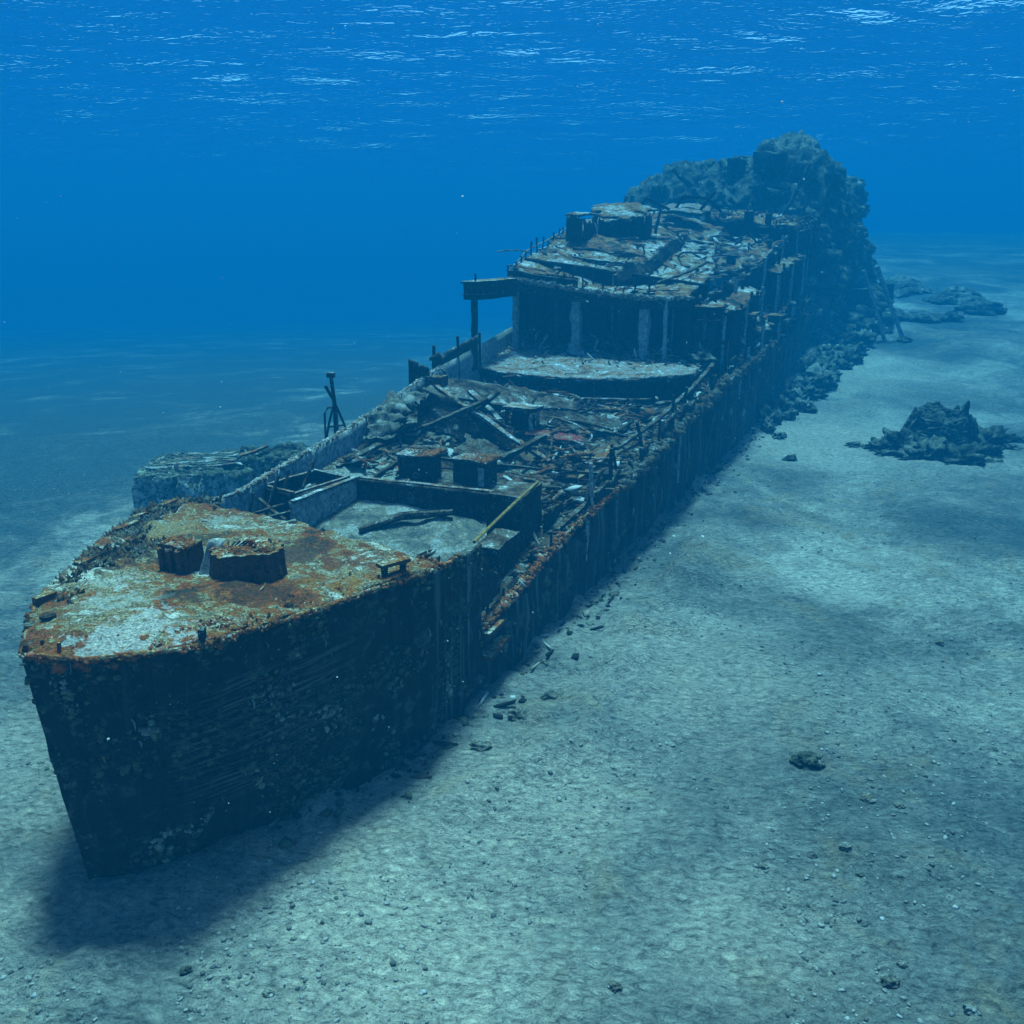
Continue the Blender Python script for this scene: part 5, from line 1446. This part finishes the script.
# ================================================================== REEF MASSES, ROCKS AND DEBRIS ON THE SEABED
# overgrown stern
c = W(95, 0, 0)
mound = thing('overgrown_stern', c, 'huge rounded coral-grown heap of collapsed stern wreckage rising behind the bridge', 'reef mound')
bv5, bf5 = ico(5)
VV = []; FF = []; nv_ = 0
for k, (u, v, z, su, sv, sz) in enumerate(((99, 3.2, 9, 13.5, 7.2, 14.6), (97, -6.6, 8, 12, 7.6, 13.4), (96, -10.6, 8, 9.5, 4.2, 11.6), (94, -1.6, 9, 10.5, 6.0, 12.6), (103, 8.0, 8, 8, 4.0, 11.6), (107, 10.6, 6, 6, 2.8, 7.6), (92, 5.2, 7, 7, 4.5, 11), (101, 12.6, 2.5, 6, 3.2, 5.0), (97, -13.2, 6, 7, 2.6, 9))):
    Vk = bv5 * [su, sv, sz]
    Vk = WA(Vk + [u, v, z])
    nrm = bv5[:, 0:1] * UA + bv5[:, 1:2] * VA + bv5[:, 2:3] * np.array([0, 0, 1.0])
    q = Vk + k * 13
    dsp = fbm(q, 0.16, 4) * 1.8 - np.abs(fbm(q, 0.42, 4)) * 2.6 + fbm(q, 1.3, 3) * 0.7 + 0.5
    VV.append(Vk + nrm * dsp[:, None] + vn3(Vk, 0.8, 2) * 0.35); FF.append(bf5 + nv_); nv_ += len(Vk)
body = link_mesh('reef_body', np.concatenate(VV), np.concatenate(FF), M['reefdark'], mound)
growth('coral_growth', [body], 7000, 0.15, 0.95, M['growthreef'], mound, 34, 0.1, 0.8, facing=-UA)
growth('coral_growth', [body], 14000, 0.12, 1.15, M['growthreef'], mound, 31, -0.2, 0.7)
for k, (u, v, z, su, sv, sz) in enumerate(((89.5, 2.4, 20.6, 1.2, 1.6, 0.8), (90, -0.9, 20.2, 1.0, 0.8, 0.7), (93, 8.6, 18.2, 1.2, 0.7, 1.0))):
    mb = MB(); mb.nbox(W(u, v, z), UA * su, VA * sv, np.array([0, 0, sz]), 7, 0.5, 0.8); mb.build('buried_plating', M['reefdark'], mound)
for k, (p, q) in enumerate((((86, 4.5, 15), (87, 6.5, 20)), ((86, 6, 13.5), (87, 7.2, 19)), ((87, -4, 17), (86, -7, 19.8)), ((86, 1.0, 18), (85.5, 5.0, 17.2)), ((85, 7.5, 12), (86, 8.8, 18)))):
    mb = MB(); mb.beam(W(*p), W(*q), 0.35, 0.3, 12, 0.3); mb.build('buried_girder', M['reefdark'], mound)


def H0(x, y): return float(seabed_h(np.array([x]), np.array([y]))[0])


# leaning spars at the stern
for k, (u0, v0, u1, v1, dz, lab) in enumerate(((92, 15.6, 91, 12.6, 7.5, 'left one of two straight spars leaning against the overgrown stern'), (93, 17.4, 92, 13.8, 7.8, 'right one of two straight spars leaning against the overgrown stern'))):
    p = W(u0, v0, 0); p[2] = H0(p[0], p[1]) - 0.2
    q = W(u1, v1, 0); q[2] = p[2] + dz
    mb = MB(); mb.beam(p, q, 0.4, 0.3, 14, 0.12)
    loose('leaning_spar', mb, M['bluegrey'], lab, 'spar', 'leaning spars at the stern', loc=p)

# open tanks fallen beside the stern
def tank(x, y, sx, sy, sz, rot, lab):
    z = H0(x, y)
    t = thing('fallen_tank', (x, y, z), lab, 'tank', 'fallen tanks beside the stern')
    ex = np.array([math.cos(rot), math.sin(rot), 0]); ey = np.array([-math.sin(rot), math.cos(rot), 0])
    mb = MB(); mb.nbox(np.array([x, y, z + sz / 2 - 0.3]), ex * sx / 2, ey * sy / 2, np.array([0, 0, sz / 2 + 0.2]), 7, 0.18); mb.build('body', M['reefdark'], t)
    mb = MB(); c = np.array([x, y, z + sz - 0.05])
    cs = [c - ex * sx / 2 - ey * sy / 2, c + ex * sx / 2 - ey * sy / 2, c + ex * sx / 2 + ey * sy / 2, c - ex * sx / 2 + ey * sy / 2]
    for i in range(4): mb.beam(cs[i], cs[(i + 1) % 4], 0.25, 0.16, 8, 0.08)
    mb.build('rim', M['reef'], t)
    return t

tank(38.0, 103.5, 5.0, 4.0, 4.2, -0.35, 'dark square tank with its pale rim showing, right beside the stern wreckage')
tank(44.0, 112.0, 4.0, 3.5, 3.6, 0.3, 'smaller dark tank standing behind and to the right of the square tank')
p0 = np.array([37.0, 103.0, H0(37, 103) + 4.0])
mb = MB(); mb.beam(p0 + [-1.8, 0, -0.2], p0 + [0.2, 0.5, 3.0], 0.4, 0.3, 8, 0.12); mb.beam(p0 + [0.2, 0.5, 3.0], p0 + [0.4, 0.4, -0.2], 0.5, 0.3, 8, 0.12)
loose('bent_girder', mb, M['reefdark'], 'pointed bent girder rising from the dark square tank', 'girder')

# collapsed plating on the sand at the stern
for k, (x, y, sx, sy, rot, lab) in enumerate(((55, 129, 8.5, 6.5, 0.5, 'broad ribbed sheet of collapsed plating on the sand beyond the tanks'), (58.5, 120, 8, 3.6, 0.15, 'pale ribbed plating slumped on the sand right of the tanks'))):
    g = np.zeros((30, 60, 3))
    for i in range(30):
        for j in range(60):
            a, b2 = (i / 29 - .5) * sy, (j / 59 - .5) * sx
            px, py = x + b2 * math.cos(rot) - a * math.sin(rot), y + b2 * math.sin(rot) + a * math.cos(rot)
            g[i, j] = (px, py, H0(px, py) - 0.15 + (1 - abs(2 * j / 59 - 1) ** 2) * (1 - abs(2 * i / 29 - 1) ** 2) * (1.3 + 0.8 * abs(math.sin(i * 0.8 + j * 0.1))))
    loose_sheet('collapsed_plating', g, M['reef'], lab, 'plating', 'collapsed plating by the stern', th=0.3, amp=0.5, ns=0.5, ragged=0.4)
for k, (x, y, s, lab) in enumerate(((44.5, 107.5, 1.8, 'rounded boulder at the left end of the debris strip on the far sand'), (48, 107, 1.3, 'low boulder in the middle of the debris strip on the far sand'), (51.5, 107, 1.1, 'small boulder at the right end of the debris strip on the far sand'), (58.5, 113, 2.2, 'dark rounded boulder beside the pale ribbed plating'))):
    V, F = rock_mesh(60 + k, s * 1.4, s, s * 0.7, 3, 0.5)
    c = np.array([x, y, H0(x, y) + 0.1])
    tag(link_mesh('boulder', V + c, F, M['reefdark'], None, c), lab, 'boulder', 'boulders around the stern')
g = np.zeros((10, 50, 3))
for i in range(10):
    for j in range(50):
        px, py = 43.5 + 9.5 * j / 49, 106.5 + 2.2 * (i / 9 - .5)
        g[i, j] = (px, py, H0(px, py) + 0.25 + 0.5 * (1 - abs(2 * i / 9 - 1)) * (0.4 + abs(math.sin(j * 0.5))))
loose_sheet('debris_strip', g, M['reefdark'], 'low dark strip of broken plating lying across the far sand', 'debris', th=0.2, amp=0.4, ns=0.8, ragged=0.25)

# rubble boulders heaped along the foot of the port side
lab_h = ['at the very foot of the port side below the bridge', 'between the port side and the open sand', 'near the after end of the port side']
RB = []
r2 = np.random.default_rng(12)
for k in range(34):
    u = 52 + 44 * (k / 33) + r2.uniform(-1, 1)
    v = hp(u) + 0.6 + r2.random() * (1.8 + 3.2 * np.clip((u - 60) / 30, 0, 1))
    s = r2.uniform(0.5, 1.1) * (0.6 + 0.9 * np.clip((u - 52) / 40, 0, 1))
    RB.append((u, v, s))
for k, (u, v, s) in enumerate(RB):
    c = W(u, v, 0); c[2] = H0(c[0], c[1]) + s * 0.25
    V, F = rock_mesh(100 + k, s * 1.15, s, s * (0.95 if v > hp(u) + 1.6 else 1.5), 3, 0.85, 2.3)
    tag(link_mesh('boulder', V + c, F, M['reef'], None, c), 'dark rough boulder in the heap along the foot of the port side aft', 'boulder', 'boulders heaped along the port side')

# coral-covered wreck section beyond the bow on the left
c = np.array([-16.0, 46.5, 0.0])
blk = thing('coral_covered_wreckage', c, 'flat-topped coral-covered block of wreckage with a fluted side lying left beyond the bow', 'wreckage')
mb = MB(); mb.nbox(np.array([-16.7, 46.3, 0.85]), np.array([2.9, 0.35, 0]), np.array([-0.3, 2.4, 0]), np.array([0, 0, 1.05]), 22, 0.30, 1.1)
V = np.concatenate(mb.V)
fl = np.abs(np.sin(V[:, 0] * 2.6 + fbm(V, 0.7, 3) * 3)) * 0.7
V[:, 1] -= fl * (V[:, 1] < 45.5)
mb.V = [V]; base_b = mb.build('side_block', M['bluereef'], blk)
mb = MB(); mb.nbox(np.array([-12.9, 47.2, 1.0]), np.array([1.6, 0.6, 0]), np.array([-0.5, 1.5, 0]), np.array([0, 0, 1.3]), 9, 0.5, 0.9); end_b = mb.build('end_block', M['bluereef'], blk)
for k in range(7):
    y0 = 44.9 + 0.5 * k
    mb = MB(); mb.beam(np.array([-19.2 + 0.2 * k, y0, 1.98]), np.array([-14.2 + 0.15 * k, y0 + 0.5, 2.05]), 0.3, 0.18, 16, 0.16); mb.build('crusted_girder', M['reef'] if k % 2 else M['steelpale'], blk)
growth('coral_growth', [base_b, end_b], 2600, 0.05, 0.28, M['growthreef'], blk, 33, 0.0, 0.7)
mb = MB(); mb.beam(np.array([-14.6, 46.2, 2.3]), np.array([-13.2, 46.8, 2.75]), 0.3, 0.12, 6, 0.1)
loose('broken_plank', mb, M['rust'], 'dark broken plank resting on top of the coral-covered wreckage on the left', 'plank')

# coral outcrop out on the sand to the right
c = np.array([28.6, 58.4, H0(28.6, 58.4)])
oc = thing('coral_outcrop', c, 'dark stump-like coral outcrop with ragged pointed edges alone on the sand at the right', 'coral outcrop')
k_ = 72; nz = 26; V = []; F = []
for i in range(nz):
    t = i / (nz - 1)
    for j in range(k_):
        a = 2 * math.pi * j / k_
        rr = 2.05 * (1.0 - 0.10 * t + 0.30 * (1 - t) ** 3)
        V.append([c[0] + math.cos(a) * rr, c[1] + math.sin(a) * rr * 0.85, c[2] - 0.2 + 2.3 * t])
for i in range(nz - 1):
    for j in range(k_):
        F.append((i * k_ + j, i * k_ + (j + 1) % k_, (i + 1) * k_ + (j + 1) % k_, (i + 1) * k_ + j))
prev = [(nz - 1) * k_ + j for j in range(k_)]
for q in (0.86, 0.7, 0.5, 0.3, 0.12):
    s = len(V)
    for j in range(k_):
        a = 2 * math.pi * j / k_
        V.append([c[0] + math.cos(a) * 1.84 * q, c[1] + math.sin(a) * 1.56 * q, c[2] + 2.05 - 0.35 * (1 - q)])
    for j in range(k_): F.append((prev[j], prev[(j + 1) % k_], s + (j + 1) % k_, s + j))
    prev = [s + j for j in range(k_)]
F.append(tuple(prev))
V = np.array(V)
V = V + vn3(V, 0.33, 3) * 0.9 + vn3(V, 0.9, 5) * 0.7 + vn3(V, 2.4, 3) * 0.25
stump = link_mesh('stump', V, F, M['reefdark'], oc)
for k, (a, r, h, w) in enumerate(((0.1, 1.75, 1.1, 0.55), (0.6, 1.6, 0.8, 0.5), (2.9, 1.7, 0.7, 0.5), (3.4, 1.7, 0.4, 0.6), (1.6, 1.5, 0.5, 0.7), (5.6, 1.8, 0.5, 0.6), (-0.3, 2.0, 0.2, 0.7))):
    p = c + np.array([math.cos(a) * r, math.sin(a) * r * 0.85, 1.3])
    mb = MB(); mb.nbox(p + [0, 0, h / 2], np.array([w, 0.1, 0]), np.array([0, w * 0.6, 0]), np.array([0.15, 0, 0.5 + h / 2]), 6, 0.28, 1.2, taper=0.15); mb.build('coral_spike', M['reefdark'], oc)
for k in range(8):
    zz = c[2] + 0.3 + 0.22 * k
    mb = MB(); mb.tube([c + [math.cos(a) * (2.15 - 0.05 * k), math.sin(a) * (1.85 - 0.05 * k), zz - c[2] + 0.1 * math.sin(a * 5 + k)] for a in np.linspace(3.4 + 0.3 * (k % 3), 5.6 + 0.2 * (k % 2), 22)], 0.09, 6, 0.2); mb.build('coral_ledge', M['reef'], oc)
growth('coral_growth', [stump], 900, 0.06, 0.28, M['growthreef'], oc, 35, -1.0, 0.8)
OR = [(24.7, 57.4, 1.0, 0.9, 'pointed dark rock at the left end of the rubble around the outcrop'), (25.9, 57.2, 1.15, 1.3, 'tall pointed dark rock just left of the outcrop stump'), (26.4, 54.6, 1.4, 0.8, 'broad flat dark rock in front of the outcrop on its left'),
      (28.4, 54.2, 1.6, 0.8, 'broad low dark rock directly in front of the outcrop'), (30.4, 55.6, 1.0, 0.7, 'low rock in front of the outcrop on its right'), (32.0, 58.6, 1.3, 0.8, 'dark rock touching the right flank of the outcrop'),
      (34.0, 60.4, 1.0, 0.5, 'low rock at the far right end of the rubble around the outcrop'), (24.0, 55.6, 0.6, 0.5, 'small rock at the near left corner of the rubble around the outcrop'), (29.7, 54.8, 0.55, 0.7, 'pale rounded coral head at the foot of the outcrop'),
      (33.0, 57.2, 0.5, 0.5, 'small rock in front of the low rocks right of the outcrop'), (23.0, 58.0, 0.45, 0.5, 'lone small rock left of the rubble around the outcrop'), (27.0, 53.0, 0.7, 0.3, 'flat stone on the sand nearest in front of the outcrop')]
for k, (x, y, s, hh, lab) in enumerate(OR):
    V, F = rock_mesh(200 + k, s * 1.2, s * 0.95, s * hh * 0.85, 3, 1.0, 2.4)
    c = np.array([x, y, H0(x, y) + 0.1])
    tag(link_mesh('rock', V + c, F, M['reef' if 'pale' in lab else 'reefdark'], None, c), lab, 'rock', 'rocks around the coral outcrop')

# single stones on the open sand
SR = [(8.15, 21.16, 0.42, 'dark rock alone in the middle of the open sand right of the wreck'), (7.01, 17.35, 0.13, 'left one of two round stones side by side on the near sand'), (7.83, 17.49, 0.15, 'right one of two round stones side by side on the near sand'),
      (9.15, 19.45, 0.22, 'flat stone on the sand behind the two round stones'), (9.85, 19.2, 0.14, 'small stone right beside the flat stone on the sand'), (7.94, 16.71, 0.11, 'small dark stone just in front of the two round stones'), (5.78, 16.98, 0.13, 'pale flat stone on the sand left of the two round stones'),
      (7.5, 13.85, 0.20, 'rounded stone at the lower right, nearer of two close together'), (7.9, 14.3, 0.12, 'little stone beside the rounded stone at the lower right'), (8.76, 13.21, 0.16, 'stone on the near sand at the bottom right corner'), (-6.44, 13.92, 0.13, 'small black round stone alone on the sand in front of the bow'),
      (17.61, 54.53, 0.55, 'dark rock on the sand between the wreck and the coral outcrop'), (41.8, 95.4, 0.8, 'dark rock alone on the far sand behind the coral outcrop'), (-4.68, 13.37, 0.12, 'brownish stone at the bottom edge left of the middle'), (15.27, 28.75, 0.2, 'stone far out on the sand at the right edge'), (1.96, 13.4, 0.14, 'stone at the bottom edge in the middle of the sand'),
      (0.2, 22.9, 0.35, 'crusted rock in the sand drift beside the port side'), (1.2, 24.1, 0.28, 'second crusted rock in the sand drift, the one nearer the stern'), (-0.9, 21.3, 0.3, 'low crusted rock at the bow end of the sand drift')]
for k, (x, y, s, lab) in enumerate(SR):
    s *= 0.82
    V, F = rock_mesh(300 + k, s * 1.2, s, s * 0.75, 3, 0.55, 2.0)
    c = np.array([x, y, H0(x, y) + s * 0.1])
    tag(link_mesh('stone', V + c, F, M['reefdark' if 'dark' in lab or 'black' in lab else 'stone'], None, c), lab, 'stone', 'stones scattered over the sand')

# gravel and shell fragments
N = 36000
yy = 9 + 42 * r2.random(N) ** 1.7
xx = (r2.random(N) - 0.5) * 2 * (yy * 0.62 + 2)
keep = fbm(np.stack([xx, yy, 0 * xx], -1), 0.30, 4) > 0.02
d_ = np.stack([xx, yy, 0 * xx], -1) - S0
uu_, vv_ = d_ @ UA, d_ @ VA
inside = (uu_ > -0.2) & (vv_ < np.interp(uu_, [a for a, b in HP], [b for a, b in HP])) & (vv_ > np.interp(uu_, [a for a, b in HS], [b for a, b in HS]))
keep &= ~inside
xx, yy = xx[keep], yy[keep]
s = 0.010 + 0.055 * r2.random(len(xx)) ** 5
V, F = lumps(np.stack([xx, yy, seabed_h(xx, yy) + s * 0.2], -1), s, 0.6, 0, seed=77)
tag(link_mesh('gravel', V, F, M['gravel']), kind='stuff')

# specks adrift in the water
N = 420
dd = 5 + 22 * r2.random(N)
xx = (r2.random(N) - 0.5) * 1.15 * dd; yy = dd
zz = 14 - dd * (0.32 + (r2.random(N) - 0.5) * 1.1)
k = (zz > 1.5) & (zz < 25)
P = np.stack([xx, yy, zz], -1)[k]
V, F = lumps(P, 0.003 + 0.006 * r2.random(len(P)) ** 2, 0.8, 0, seed=79)
tag(link_mesh('drifting_specks', V, F, M['snow']), kind='stuff')
